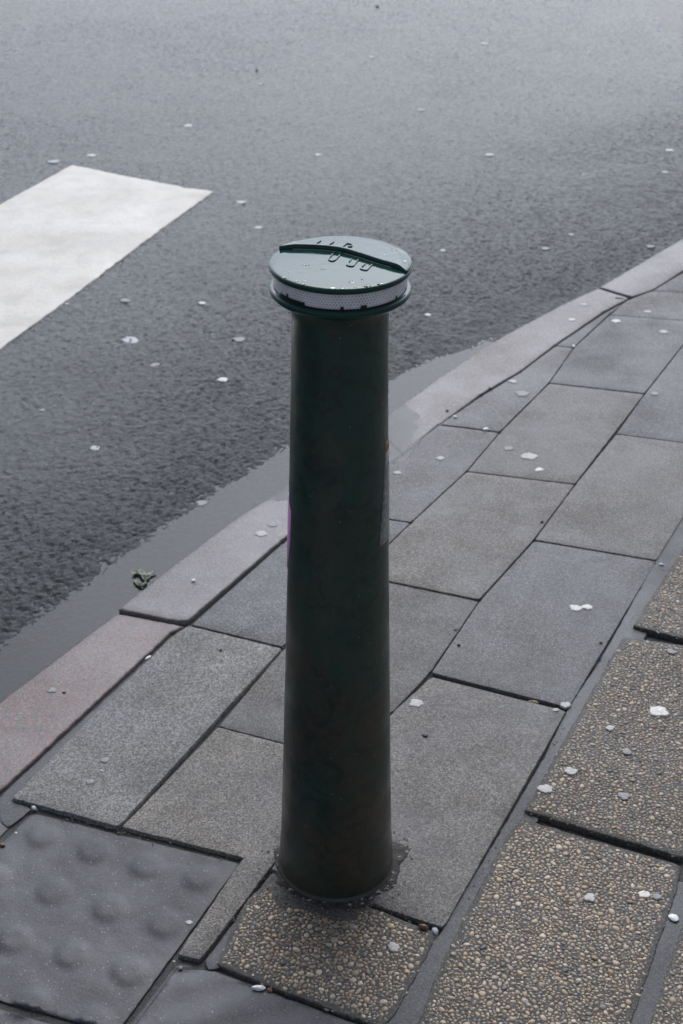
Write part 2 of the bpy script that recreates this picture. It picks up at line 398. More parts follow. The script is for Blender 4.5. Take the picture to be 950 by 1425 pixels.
# white crossing stripe on the road
def grid_poly(outline, step):
    """triangulated polygon with interior points; returns verts (n,2), tris, outline idx"""
    P = [Vector(p) for p in outline]; n = len(P)
    xs_ = [p.x for p in P]; ys_ = [p.y for p in P]
    pts = list(P); arr = np.array([tuple(p) for p in P])
    gx, gy = np.meshgrid(np.arange(min(xs_), max(xs_), step), np.arange(min(ys_), max(ys_), step))
    gx = gx.ravel(); gy = gy.ravel(); inside = np.zeros(gx.shape, bool); dist = np.full(gx.shape, 9.0)
    for i in range(n):
        a = arr[i]; b = arr[(i + 1) % n]
        cond = ((a[1] > gy) != (b[1] > gy))
        with np.errstate(divide='ignore', invalid='ignore'):
            xi = (b[0] - a[0]) * (gy - a[1]) / (b[1] - a[1]) + a[0]
        inside ^= cond & (gx < xi)
        ab = b - a; t = np.clip(((gx - a[0]) * ab[0] + (gy - a[1]) * ab[1]) / max(ab @ ab, 1e-12), 0, 1)
        dist = np.minimum(dist, np.hypot(gx - a[0] - t * ab[0], gy - a[1] - t * ab[1]))
    ok = inside & (dist > step * 0.45)
    pts += [Vector((a, b)) for a, b in zip(gx[ok], gy[ok])]
    r = delaunay_2d_cdt(pts, [(i, (i + 1) % n) for i in range(n)], [], 1, 1e-7)
    return r[0], r[2], [next(k for k, o in enumerate(r[3]) if i in o) for i in range(n)] if len(r[0]) != len(pts) else list(range(n))
def resample(poly, step, jag, seed=0, closed=True):
    P = [Vector(p) for p in poly]; out = []; n = len(P)
    for i in range(n):
        a = P[i]; b = P[(i + 1) % n]; L = (b - a).length; k = max(1, int(L / step))
        nrm = Vector((-(b - a).y, (b - a).x)) / max(L, 1e-9)
        for j in range(k):
            p = a.lerp(b, j / k)
            q = Vector((p.x * 40, p.y * 40, seed)); q2 = Vector((p.x * 160, p.y * 160, seed + 3))
            off = jag * (noise.noise(q) * 0.8 + noise.noise(q2) * 0.7)
            e = min(j, k - j) * step
            if e < 0.008: off += 0.0022 * (1 - e / 0.008)          # worn corners
            out.append(p + nrm * off)
    return out
def ccw(P):
    a = sum(P[i][0] * P[(i + 1) % len(P)][1] - P[(i + 1) % len(P)][0] * P[i][1] for i in range(len(P)))
    return P if a > 0 else P[::-1]
def inset(P, d):
    """P ccw; move every edge inwards by d"""
    n = len(P); out = []
    for i in range(n):
        a, b, c = Vector(P[i - 1]), Vector(P[i]), Vector(P[(i + 1) % n])
        e1 = (b - a).normalized(); e2 = (c - b).normalized()
        n1 = Vector((-e1.y, e1.x)); n2 = Vector((-e2.y, e2.x)); m = n1 + n2
        if m.length < 1e-6: m = n1
        m.normalize(); out.append(b + m * d / max(0.35, m.dot(n1)))
    return out
def slab_mesh(name, poly, gap=0.0013, Hf=None, step=0.03, jag=0.0009, bevel=0.0016, thick=0.05, per=0.007, seed=0, relief=None, tilt=(0, 0, 0), origin=None):
    Hf = Hf or Hpave
    P = inset(ccw([Vector(p) for p in poly]), gap)
    O = resample(P, per, jag, seed)
    top_out = inset(O, bevel) ; V2, T, ring = grid_poly(top_out, step)
    c = origin if origin is not None else sum(O, Vector((0, 0))) / len(O)
    def z(p):
        h = float(Hf(p.x, p.y)) + tilt[0] + tilt[1] * (p.x - c.x) + tilt[2] * (p.y - c.y)
        return h
    verts = []; faces = []
    for p in V2:
        zz = z(p) + (relief(p) if relief else 0); verts.append((p.x - c.x, p.y - c.y, zz))
    faces += [tuple(t) for t in T]
    n = len(O); base = len(verts)
    mid = inset(O, bevel * 0.35)
    for p in mid: verts.append((p.x - c.x, p.y - c.y, z(p) - bevel * 0.22))
    for p in O: verts.append((p.x - c.x, p.y - c.y, z(p) - bevel * 0.75))
    for p in O: verts.append((p.x - c.x, p.y - c.y, z(p) - thick))
    for i in range(n):
        j = (i + 1) % n
        faces.append((ring[i], base + i, base + j, ring[j]))
        faces.append((base + i, base + n + i, base + n + j, base + j))
        faces.append((base + n + i, base + 2 * n + i, base + 2 * n + j, base + n + j))
    me = bpy.data.meshes.new(name); me.from_pydata(verts, [], faces); me.update()
    bm = bmesh.new(); bm.from_mesh(me); bmesh.ops.recalc_face_normals(bm, faces=bm.faces); bm.to_mesh(me); bm.free()
    smooth(me)
    return me, c, O

def on_road(px, py): return hit(px, py, Hroad_base)[0]
zc = [on_road(100, 230), on_road(180, 247), on_road(253, 261), on_road(257, 262.5), on_road(298, 267)]
e_r = (on_road(0, 486) - on_road(298, 267)).normalized(); e_l = (on_road(0, 286) - on_road(100, 230)).normalized()
zp = zc + [zc[-1] + e_r * 0.8, zc[-1] + e_r * 2.6, zc[0] + e_l * 2.6, zc[0] + e_l * 0.8]
def Hstripe(x, y): return float(Hroad_base(x, y)) + 0.004 * (float(vnoise(np.float64(x), np.float64(y), 2.1, 8)) - 0.5) + 0.0032
me, c, _ = slab_mesh('zebra_stripe', zp, gap=0, Hf=Hstripe, step=0.04, jag=0.005, bevel=0.003, thick=0.012, per=0.015)
tag(link('crossing_stripe', me, M_paint, loc=(c.x, c.y, 0)), kind='structure')

# puddle: a level sheet of water; the asphalt and the kerb rise through it
def offs(px, py): return tuple(un(px, py, ZW))
Hgnd = lambda x, y: np.where(kerb_dist(x, y) > 0, Hroad_base(x, y) - 0.002, Hpave(x, y))
pud = [offs(-520, 1375), offs(-160, 1130), offs(0, 1010), offs(165, 890), offs(300, 790), offs(400, 740), offs(470, 715), offs(560, 670), offs(640, 590),
       offs(660, 530), offs(690, 470), offs(640, 450), offs(500, 520), offs(380, 590), offs(250, 650), offs(130, 740), offs(0, 830), offs(-160, 940), offs(-520, 1150)]
V2, T, _r = grid_poly([Vector(p) for p in pud], 0.02)
me = bpy.data.meshes.new('puddle'); me.from_pydata([(p.x, p.y, ZW) for p in V2], [], [tuple(t) for t in T]); smooth(me)
vx = np.array([p.x for p in V2]); vy = np.array([p.y for p in V2])
dp = np.clip((ZW - Hgnd(vx, vy)) / 0.012, 0, 1)
at_ = me.attributes.new('depth', 'FLOAT', 'POINT'); at_.data.foreach_set('value', dp.astype(np.float32))
tag(link('puddle', me, M_water), kind='structure')

# ------------------------------------------------------------------ pavement and kerb
pave = tag(empty('pavement', (0.2, 1.9, 0)), kind='structure')
kerb = tag(empty('kerb', (0, 2.2, 0)), kind='structure')
def child(o, par, name=None):
    o.parent = par; o.matrix_parent_inverse = Matrix.Translation(par.location).inverted(); return o
def U(pts): return [un(*p) for p in pts]
# bed under the slabs, out to the horizon on the pavement side
inn = [tuple(p) for p in KOX]
nrm = []
bedpts = [Vector(p) for p in inn]
shift = []
for i, p in enumerate(bedpts):
    a = bedpts[max(0, i - 1)]; b = bedpts[min(len(bedpts) - 1, i + 1)]; t = (b - a).normalized()
    shift.append(p + Vector((t.y, -t.x)) * 0.03)
bedv = [(p.x, p.y, -0.032) for p in shift] + [(150, -150, -0.032), (-150, -150, -0.032)]
bm = bmesh.new(); f = bm.faces.new([bm.verts.new(v) for v in bedv]); bmesh.ops.triangulate(bm, faces=[f])
bmesh.ops.recalc_face_normals(bm, faces=bm.faces); me = bpy.data.meshes.new('bed'); bm.to_mesh(me); bm.free()
child(link('paving_bed', me, M_slab), pave)
fillp = [(-500, 1375), (-160, 1115), (0, 1000), (175, 868), (315, 760), (400, 692), (520, 606), (640, 525), (700, 485), (785, 435), (845, 408), (950, 346), (1090, 266),
         (1180, 330), (1500, 560), (2000, 1250), (1700, 1560), (830, 1660), (-20, 1680), (-450, 1560)]
_me, _c, _o = slab_mesh('joint_fill', [un(*p) for p in fillp], gap=0.0, step=0.03, thick=0.02, bevel=0.002, tilt=(-0.0082, 0, 0))
child(link('joint_fill', _me, M_bed, loc=(_c.x, _c.y, 0)), pave)

SEED = [0]; REG = []
def in_poly(P, x, y):
    r = False
    for i in range(len(P)):
        a = P[i]; b = P[(i + 1) % len(P)]
        if (a.y > y) != (b.y > y) and x < (b.x - a.x) * (y - a.y) / (b.y - a.y) + a.x: r = not r
    return r
def Htop(x, y):
    best = None
    for O, c, t, ex in REG:
        if in_poly(O, x, y):
            z = float(Hpave(x, y)) + t[0] + t[1] * (x - c.x) + t[2] * (y - c.y) + ex
            best = z if best is None else max(best, z)
    return best if best is not None else float(Hpave(x, y)) - 0.003
def slab(px_poly, mat=None, name='paving_slab', par=None, **kw):
    SEED[0] += 1
    kw.setdefault('tilt', (random.uniform(-0.0012, 0.0008), random.uniform(-0.004, 0.004), random.uniform(-0.004, 0.004)))
    me, c, O = slab_mesh(name, U(px_poly), seed=SEED[0] * 1.7, **kw); REG.append((O, c, kw['tilt'], 0.0))
    o = link(name, me, mat or M_slab, loc=(c.x, c.y, 0)); child(o, par or pave); return o

# kerbstones
KK = dict(name='kerbstone', par=kerb, gap=0.0014, bevel=0.0045, thick=0.16, step=0.02, jag=0.0020)
slab([(-520, 1345), (-160, 1094), (-160, 1240), (-420, 1462)], M_granite2, tilt=(0, 0, 0), **KK)
slab([(-160, 1094), (0, 975), (163, 852), (258, 870), (238, 880), (0, 1101), (-160, 1240)], M_granite, tilt=(-0.001, 0, 0), **KK)
slab([(163, 850), (309, 735), (400, 670), (520, 586), (560, 628), (452, 706), (393, 752), (262, 866), (240, 866)], M_granite2, tilt=(0.003, -0.004, 0.0), **KK)
slab([(520, 586), (629, 513), (692, 472), (780, 425), (832, 401), (876, 415), (840, 434), (773, 480), (724, 517), (669, 549), (610, 590), (560, 628)], M_granite2, tilt=(0.001, 0, 0), **KK)
slab([(833, 400.5), (950, 332), (1100, 250), (1100, 297), (950, 378), (909, 404), (880, 414)], M_granite2, tilt=(0.002, 0, 0), **KK)
e = [un(1100, 250), un(1100, 297)]
for k in range(3):
    q = [p + Vector(d1) * 0.95 * k for p in e]; r_ = [p + Vector(d1) * 0.95 * (k + 1) for p in e]
    me, c, O = slab_mesh('kerbstone', [q[0], r_[0], r_[1], q[1]], gap=0.002, bevel=0.007, thick=0.16, step=0.1)
    child(link('kerbstone', me, M_granite2, loc=(c.x, c.y, 0)), kerb)

# concrete slabs between kerb and bollard
slab([(15, 1112), (165, 1152), (393, 903), (262, 871), (240, 884)], M_slabdry, jag=0.0014, tilt=(0.002, 0, 0))
slab([(265, 869), (393, 900), (496, 799), (572, 727), (452, 708), (393, 754)], tilt=(-0.001, 0, 0))
slab([(452, 708), (572, 727), (649, 656), (695, 602), (612, 590), (560, 630)], tilt=(0, 0, 0), step=0.015)
slab([(612, 589), (695, 601), (764, 533), (798, 484), (773, 481), (724, 518), (669, 551)], tilt=(0, 0, 0))
slab([(773, 481), (798, 484), (848, 437), (876, 417), (840, 436)], tilt=(0, 0, 0))
slab([(168, 1151), (337, 1194), (245, 1329), (279, 1337), (391, 1189), (484, 1058), (303, 1011)], M_slabdry, jag=0.0012)
slab([(303, 1011), (484, 1058), (545, 992), (599, 935), (667, 835), (497, 800), (393, 903)])
slab([(497, 800), (667, 835), (743, 751), (800, 674), (649, 656), (572, 727)])
slab([(649, 656), (800, 674), (897, 548), (764, 533), (695, 602)])
slab([(764, 533), (897, 548), (976, 448), (848, 438), (798, 484)])
slab([(848, 438), (976, 448), (1008, 410), (907, 405), (872, 418)])
slab([(907, 405), (1008, 410), (1092, 303), (950, 379)], tilt=(0, 0, 0))
slab([(600, 942), (789, 990), (617, 1293), (522, 1261), (375, 1211), (391, 1189), (545, 992)], tilt=(0.0015, 0, 0))
slab([(599, 936), (792, 985), (914, 780), (743, 751), (667, 835)])
slab([(743, 751), (914, 780), (1010, 624), (857, 604), (800, 674)])
slab([(857, 604), (1010, 624), (1100, 480), (962, 466), (897, 548)])
slab([(962, 466), (1100, 480), (1180, 352), (1050, 350), (1008, 410), (976, 448)])

# tactile slabs with worn blisters
BL = [(59, 1160), (131, 1181), (203, 1202), (278, 1219), (-14, 1216), (74, 1238), (152, 1261), (229, 1283), (-68, 1283), (18, 1304), (99, 1325), (179, 1349),
      (-130, 1350), (-45, 1372), (42, 1395), (130, 1420)]
BLW = [un(*p) for p in BL]
def blisters(p):
    z = 0
    for b in BLW:
        d = (p - b).length / 0.034
        if d < 1: z = max(z, 0.0032 * (1 - sstep(0.42, 1.0, np.float64(d))))
    return float(z) + 0.0008 * noise.noise(Vector((p.x * 30, p.y * 30, 0)))
TK = dict(mat=M_tact, name='tactile_slab', step=0.0065, jag=0.0012)
slab([(44, 1127), (165, 1157), (335, 1198), (162, 1437), (-172, 1342)], relief=blisters, tilt=(-0.005, 0, 0), **TK)
dT = un(-172, 1342) - un(44, 1127)
BLW2 = [b + Vector((un(162, 1437) - un(335, 1198))) * 1.02 for b in BLW]
def bl_left(p): return blisters(p + (un(335, 1198) - un(44, 1127)) * 1.03)
slab([(-2, 1115), (36, 1125), (-176, 1338), (-430, 1290), (-160, 1252)], relief=bl_left, tilt=(-0.006, 0, 0), **TK)
def wave(p): 
    return 0.0022 * math.sin((p.x * 0.35 - p.y * 0.94) * 95) * 0.5 + 0.001 * noise.noise(Vector((p.x * 25, p.y * 25, 1)))
slab([(243, 1345), (294, 1345), (400, 1385), (528, 1432), (430, 1590), (85, 1565)], relief=wave, tilt=(-0.005, 0, 0), **TK)
slab([(-176, 1350), (158, 1445), (-20, 1700), (-450, 1570)], relief=wave, tilt=(-0.005, 0, 0), mat=M_tact, name='tactile_slab', step=0.015)

# mortar in the wide joints
MK = dict(mat=M_mortar, name='mortar_joint', gap=0.0004, jag=0.0016, bevel=0.002, step=0.02, thick=0.04)
slab([(610, 1299), (694, 1158), (756, 1053), (788, 986), (834, 918), (910, 782), (1006, 626), (1050, 628), (970, 757), (908, 866), (890, 900), (756, 1130), (734, 1160),
      (640, 1325), (586, 1425), (572, 1470), (505, 1470), (528, 1417), (600, 1302)], tilt=(-0.0022, 0, 0), **MK)
slab([(282, 1337), (393, 1192), (420, 1190), (350, 1262), (308, 1345), (290, 1350)], tilt=(-0.003, 0, 0), **MK)
slab([(246, 1334), (278, 1339), (246, 1344), (60, 1600), (40, 1600)], tilt=(-0.008, 0, 0), **MK)
slab([(938, 1224), (1000, 1224), (915, 1465), (850, 1465)], tilt=(-0.0032, 0, 0), **MK)
slab([(-160, 1243), (0, 1104), (240, 883), (244, 886), (18, 1112), (44, 1122), (38, 1130), (10, 1150), (-20, 1125)], tilt=(-0.004, 0, 0), **MK)
slab([(545, 1172), (572, 1181), (566, 1197), (545, 1212), (530, 1200)], mat=M_soil, name='mortar_joint', gap=0.0004, jag=0.003, bevel=0.002, step=0.02, thick=0.002, tilt=(0.0032, 0, 0))

# exposed-aggregate slabs: pebbles set in a dark matrix, every pebble is real relief
ico = bmesh.new(); bmesh.ops.create_icosphere(ico, subdivisions=2, radius=1.0)
ico.verts.ensure_lookup_table(); IV = np.array([tuple(v.co) for v in ico.verts]); IF = np.array([[v.index for v in f.verts] for f in ico.faces]); ico.free()
PAL = np.array([(0.33, 0.28, 0.21), (0.27, 0.22, 0.16), (0.22, 0.18, 0.135), (0.36, 0.33, 0.28), (0.19, 0.165, 0.14), (0.30, 0.21, 0.13), (0.24, 0.22, 0.205),
                (0.14, 0.125, 0.11), (0.10, 0.10, 0.105), (0.06, 0.065, 0.075), (0.19, 0.10, 0.075), (0.40, 0.37, 0.32)])
PAL = PAL * np.array([1.22, 1.05, 0.86])
PW = np.array([16, 15, 13, 10, 12, 7, 10, 8, 4, 2.2, 1.3, 4]); PW = PW / PW.sum()
def inside_poly(P, x, y):
    r = np.zeros(x.shape, bool); n = len(P)
    for i in range(n):
        a = P[i]; b = P[(i + 1) % n]; c_ = ((a.y > y) != (b.y > y))
        with np.errstate(divide='ignore', invalid='ignore'): xi = (b.x - a.x) * (y - a.y) / (b.y - a.y) + a.x
        r ^= c_ & (x < xi)
    return r
def aggregate(px_poly, dens=1.0, tilt=(0, 0, 0), dim=1.0, margin=0.002, worn=None):
    SEED[0] += 1
    me, c, O = slab_mesh('aggregate_slab', U(px_poly), seed=SEED[0] * 1.7, tilt=tilt, jag=0.0025, bevel=0.003, gap=0.0008, step=0.03); REG.append((O, c, tilt, 0.0014))
    vb = np.array([tuple(v.co) for v in me.vertices]); fb = [tuple(p.vertices) for p in me.polygons]
    PP = inset(O, margin)
    x0, x1 = min(p.x for p in PP), max(p.x for p in PP); y0, y1 = min(p.y for p in PP), max(p.y for p in PP)
    cell = 0.013; grid = {}; acc = []
    area = (x1 - x0) * (y1 - y0)
    for (rmin, rmax, tries) in ((0.0045, 0.0064, 900 * dens), (0.0028, 0.0043, 38000 * dens), (0.0018, 0.0027, 85000 * dens)):
        n = int(area * tries / 0.12 * 0.6)
        X = rng.uniform(x0, x1, n); Y = rng.uniform(y0, y1, n); ok = inside_poly(PP, X, Y); Rr = rng.uniform(rmin, rmax, n)
        for x, y, r, k in zip(X, Y, Rr, ok):
            if not k: continue
            if worn is not None and worn(x, y, r): continue
            gi, gj = int(x / cell), int(y / cell); good = True
            for a in (-1, 0, 1):
                for b in (-1, 0, 1):
                    for (qx, qy, qr) in grid.get((gi + a, gj + b), ()):
                        if (qx - x) ** 2 + (qy - y) ** 2 < ((qr + r) * 0.86) ** 2: good = False; break
                    if not good: break
                if not good: break
            if good: grid.setdefault((gi, gj), []).append((x, y, r)); acc.append((x, y, r))
    A = np.array(acc); n = len(A)
    an = rng.uniform(0, 6.283, n); asp = rng.uniform(0.62, 0.98, n); hz = rng.uniform(0.28, 0.5, n)
    st = (rng.random((n, 3)) - 0.5) * 0.5
    V = IV[None] * np.stack([A[:, 2] * 1.08, A[:, 2] * asp, A[:, 2] * hz], -1)[:, None, :]
    # angular, slightly random shapes
    dirs = IV / np.linalg.norm(IV, axis=1)[:, None]
    k1 = rng.normal(size=(n, 3)); wob = 1 + 0.20 * np.sin(dirs @ k1.T * 2.6 + rng.uniform(0, 6, n)).T
    V = V * wob[..., None]
    cx, sx = np.cos(an)[:, None], np.sin(an)[:, None]
    X = V[..., 0] * cx - V[..., 1] * sx; Y = V[..., 0] * sx + V[..., 1] * cx
    Z = V[..., 2] + X * st[:, :1] * 0.5 + Y * st[:, 1:2] * 0.5
    zb = Hpave(A[:, 0], A[:, 1]) + tilt[0] + tilt[1] * (A[:, 0] - c.x) + tilt[2] * (A[:, 1] - c.y)
    # pebbles near the edge of the slab follow its rounded arris
    ed = np.full(n, 9.0)
    for i in range(0, len(O), 2):
        a = O[i]; ed = np.minimum(ed, np.hypot(A[:, 0] - a.x, A[:, 1] - a.y))
    zb = zb - 0.0035 * (1 - sstep(0.0, 0.012, ed))
    X += (A[:, 0] - c.x)[:, None]; Y += (A[:, 1] - c.y)[:, None]; Z += (zb - A[:, 2] * hz * rng.uniform(0.3, 0.6, n))[:, None]
    PV = np.stack([X, Y, Z], -1).reshape(-1, 3)
    PF = (IF[None] + (np.arange(n) * len(IV))[:, None, None]).reshape(-1, 3) + len(vb)
    allv = np.vstack([vb, PV])
    tri = []
    for f_ in fb:
        for k in range(1, len(f_) - 1): tri.append((f_[0], f_[k], f_[k + 1]))
    tri = np.array(tri); nb = len(tri); T_ = np.vstack([tri, PF])
    bpy.data.meshes.remove(me)
    me = np_mesh('aggregate_slab', allv, T_)
    me.materials.append(M_matrix); me.materials.append(M_peb)
    me.polygons.foreach_set('material_index', np.concatenate([np.zeros(nb, np.int32), np.ones(len(T_) - nb, np.int32)]))
    ca = me.color_attributes.new('tint', 'FLOAT_COLOR', 'POINT')
    pc = PAL[rng.choice(len(PAL), n, p=PW)] * rng.uniform(0.85, 1.35, (n, 1)) * dim
    colr = np.ones((len(allv), 4), np.float32); colr[:len(vb), :3] = 0.05
    colr[len(vb):, :3] = np.repeat(pc, len(IV), axis=0)
    ca.data.foreach_set('color', colr.ravel())
    o = bpy.data.objects.new('aggregate_slab', me); COL.objects.link(o); o.location = (c.x, c.y, 0); child(o, pave)
    return n
M_matrix = concrete('aggregate_matrix', (0.045, 0.040, 0.034), (0.12, 0.108, 0.09), speck_amt=0.6, rough=(0.5, 0.75), grit=0.002, wet=1)
BX, BY = -0.0090, 1.692
def w0(x, y, r): return math.hypot(x - BX, y - BY) < 0.128 + 0.02 * noise.noise(Vector((x * 25, y * 25, 4)))
cnt = 0
cnt += aggregate([(335, 1262), (378, 1215), (522, 1263), (611, 1299), (548, 1417), (530, 1430), (438, 1398), (300, 1343)], worn=w0)
cnt += aggregate([(724, 1137), (948, 1203), (946, 1228), (876, 1430), (868, 1455), (560, 1455), (578, 1425), (622, 1318), (706, 1158)], tilt=(-0.001, 0, 0))
cnt += aggregate([(866, 888), (950, 899), (1062, 930), (952, 1197), (728, 1130)], tilt=(0.004, 0, 0), dim=0.82)
cnt += aggregate([(880, 873), (950, 892), (1068, 916), (1150, 700), (1048, 640), (955, 757)], tilt=(0.005, 0, 0), dim=0.85, dens=0.9)
cnt += aggregate([(970, 1218), (1230, 1292), (1230, 1560), (870, 1520), (893, 1440)], tilt=(-0.003, 0, 0), dim=0.85)
cnt += aggregate([(1078, 935), (1300, 1000), (1232, 1285), (972, 1206)], dim=0.85, dens=0.6)
cnt += aggregate([(558, 1465), (868, 1465), (830, 1640), (440, 1640)], dens=0.5)
a_, b_ = un(724, 1134), un(952, 1200); e1 = (b_ - a_) * 1.045; e2 = un(863, 884) - a_
def aggw(P, **kw):
    px = []
    for p in P:                                             # back to image rows: the slab builder takes those
        zc_ = p.y * CP + CAM_H * SP; px.append((475 + F_PX * p.x / zc_, 712.5 - F_PX * (p.y * SP - CAM_H * CP) / zc_))
    return aggregate(px, **kw)
for i, j in ((1, 1), (1, 2), (0, 2), (2, -1), (2, 0), (2, 1), (2, 2), (3, 0), (3, 1), (0, 3), (1, 3)):
    o_ = a_ + e1 * i + e2 * j + (e1 * 0.02)
    cnt += aggw([o_, o_ + e1 * 0.98, o_ + e1 * 0.98 + e2 * 0.975, o_ + e2 * 0.975], dens=0.22, dim=0.9, tilt=(random.uniform(-.001, .003), 0, 0))
print('pebbles', cnt)

# ------------------------------------------------------------------ bollard
def axis_z(py): 
    """height on the bollard's axis seen at image row py"""
    d = ray(475, py); t = BY / d.y; return CAM_H + d.z * t, t
TOPX = -0.0012
root = empty('bollard', (BX, BY, 0.0))
tag(root, 'tapered dark green iron bollard with a round lid and white honeycomb band', 'bollard')
H_TOP = 1.0305
root.rotation_euler = (0, math.atan2(TOPX - BX, H_TOP), 0)
def lathe(name, prof, mat, seg=128, parent=root, sm=True):
    v = []; f = []
    for r, z in prof:
        for k in range(seg):
            a = 2 * math.pi * k / seg; v.append((r * math.cos(a), r * math.sin(a), z))
    for i in range(len(prof) - 1):
        for k in range(seg):
            j = (k + 1) % seg; f.append((i * seg + k, i * seg + j, (i + 1) * seg + j, (i + 1) * seg + k))
    me = bpy.data.meshes.new(name); me.from_pydata(v, [], f); smooth(me, sm)
    return link(name, me, mat, parent)
pts = []
for py, hw in ((1205, 77.8), (1150, 76.6), (1100, 75.6), (1000, 73.8), (900, 72.3), (800, 70.8), (700, 69.6), (600, 68.6), (520, 67.8), (480, 67.3)):
    z, t = axis_z(py); dep = BY * CP + (CAM_H - z) * SP; pts.append((hw * dep / F_PX, z))
R_D = 0.0905
Z_LIDB = H_TOP - 0.0085; Z_FL = Z_LIDB - 0.0205
rb = pts[0][0]; zn, rn = pts[-1][1], pts[-1][0]
prof = [(rb + 0.003, -0.03), (rb + 0.003, 0.004), (rb + 0.0022, 0.0065), (rb - 0.0005, 0.008), (rb - 0.0003, 0.012)]
for i in range(len(pts) - 1):
    (r0, z0), (r1, z1) = pts[i], pts[i + 1]
    if i == 0: z0 = max(z0, 0.03)
    for k in range(3):
        t = k / 3
        if i == 0 and k == 0: z0_ = z0
        prof.append((r0 + (r1 - r0) * t, z0 + (z1 - z0) * t))
# neck flaring in a cove to the collar
z_c0 = Z_FL - 0.045
prof = [p for p in prof if p[1] < z_c0]
r_c0 = rn
for k in range(13):
    a = math.pi / 2 * k / 12
    prof.append((r_c0 + (R_D - 0.010 - r_c0) * (1 - math.cos(a)), z_c0 + (0.030) * math.sin(a)))
body = lathe('body', prof, M_body)
zb_ = prof[-1][1]; rb_ = prof[-1][0]
lathe('collar', [(rb_ - 0.004, zb_ - 0.001), (rb_ + 0.004, zb_ + 0.0005), (R_D - 0.003, zb_ + 0.003), (R_D - 0.0005, zb_ + 0.0055), (R_D, zb_ + 0.0085), (R_D - 0.0008, zb_ + 0.011),
                 (R_D - 0.003, zb_ + 0.0125), (R_D - 0.0045, zb_ + 0.0118), (R_D - 0.0055, zb_ + 0.0125), (R_D - 0.0075, zb_ + 0.0125), (0.07, zb_ + 0.0125)], M_lid)
Z_BB = zb_ + 0.0125
# band
R_B = R_D - 0.0062
band = lathe('reflective_band', [(R_B, Z_BB - 0.001), (R_B, Z_LIDB + 0.001)], M_bandw)
hv, hf, hm = [], [], []
pitch = 2 * math.pi * R_B / 128; rowh = pitch * 0.866; cells = []
nrow = int((Z_LIDB - Z_BB) / rowh) + 1
for r_ in range(nrow):
    for k in range(128):
        a = (k + 0.5 * (r_ % 2)) / 128 * 2 * math.pi; zc_ = Z_LIDB - 0.0012 - r_ * rowh
        torn = noise.noise(Vector((math.cos(a) * 4, math.sin(a) * 4, 2.2))) * 0.5 + noise.noise(Vector((math.cos(a) * 22, math.sin(a) * 22, 1))) * 0.5
        low = zc_ - pitch * 0.5 < Z_BB + 0.0012 + 0.003 * max(0, torn)
        left = math.cos(a) < -0.55 and math.sin(a) < 0 and math.cos(a) > -0.9 and r_ >= nrow - 1.6 - 3.2 * max(0, noise.noise(Vector((a * 9, 0, 3))) + 0.25)
        mi = 2 if (low or left) else 1
        rr = pitch * (0.60 if mi == 2 else 0.43)
        b0 = len(hv); hv.append((a, zc_))
        for q in range(6):
            t = math.pi / 6 + q * math.pi / 3
            hv.append((a + rr * math.cos(t) / R_B, min(max(zc_ + rr * math.sin(t), Z_BB - 0.001), Z_LIDB)))
        for q in range(6): hf.append((b0, b0 + 1 + q, b0 + 1 + (q + 1) % 6)); hm.append(mi)
me = band.data; bv = [tuple(v.co) for v in me.vertices]; bf = [tuple(p.vertices) for p in me.polygons]; nb = len(bv)
RH = R_B + 0.0003
allv = bv + [(RH * math.cos(a), RH * math.sin(a), z) for a, z in hv]
me2 = bpy.data.meshes.new('reflective_band'); me2.from_pydata(allv, [], bf + [tuple(i + nb for i in f_) for f_ in hf]); smooth(me2)
for m_ in (M_bandw, M_bandc, M_bandd): me2.materials.append(m_)
me2.polygons.foreach_set('material_index', [0] * len(bf) + hm); band.data = me2

# lid: a disc whose far segment is raised a step above the near part
RM = Matrix.Rotation(root.rotation_euler.y, 4, 'Y')
def lidpt(px, py, zl):
    """image point -> lid coordinates at height zl above the base"""
    p = un(px, py, zl); return Vector((p.x - TOPX, p.y - BY))
ZF = H_TOP - 0.0010
STEP = 0.0062
cL = lidpt(384, 347, ZF); cR = lidpt(566, 379.5, ZF)
cmid = [lidpt(413, 346.8, ZF), lidpt(448, 348, ZF), lidpt(474, 351, ZF), lidpt(500, 358, ZF), lidpt(530, 367.5, ZF), lidpt(552, 373.5, ZF)]
cL = cL.normalized() * (R_D - 0.0012); cR = cR.normalized() * (R_D - 0.0012)
chord = [cL] + cmid + [cR]
def lid_disc():
    prof = [(0.0, ZF), (R_D - 0.012, ZF), (R_D - 0.004, ZF - 0.0002), (R_D - 0.0014, ZF - 0.0008), (R_D - 0.0002, ZF - 0.0022), (R_D, ZF - 0.004), (R_D - 0.0004, ZF - 0.0064), (R_D - 0.0016, ZF - 0.0078), (R_D - 0.008, ZF - 0.0082), (0.05, ZF - 0.0082)]
    return lathe('lid', prof, M_lid, 160)
lid = lid_disc()
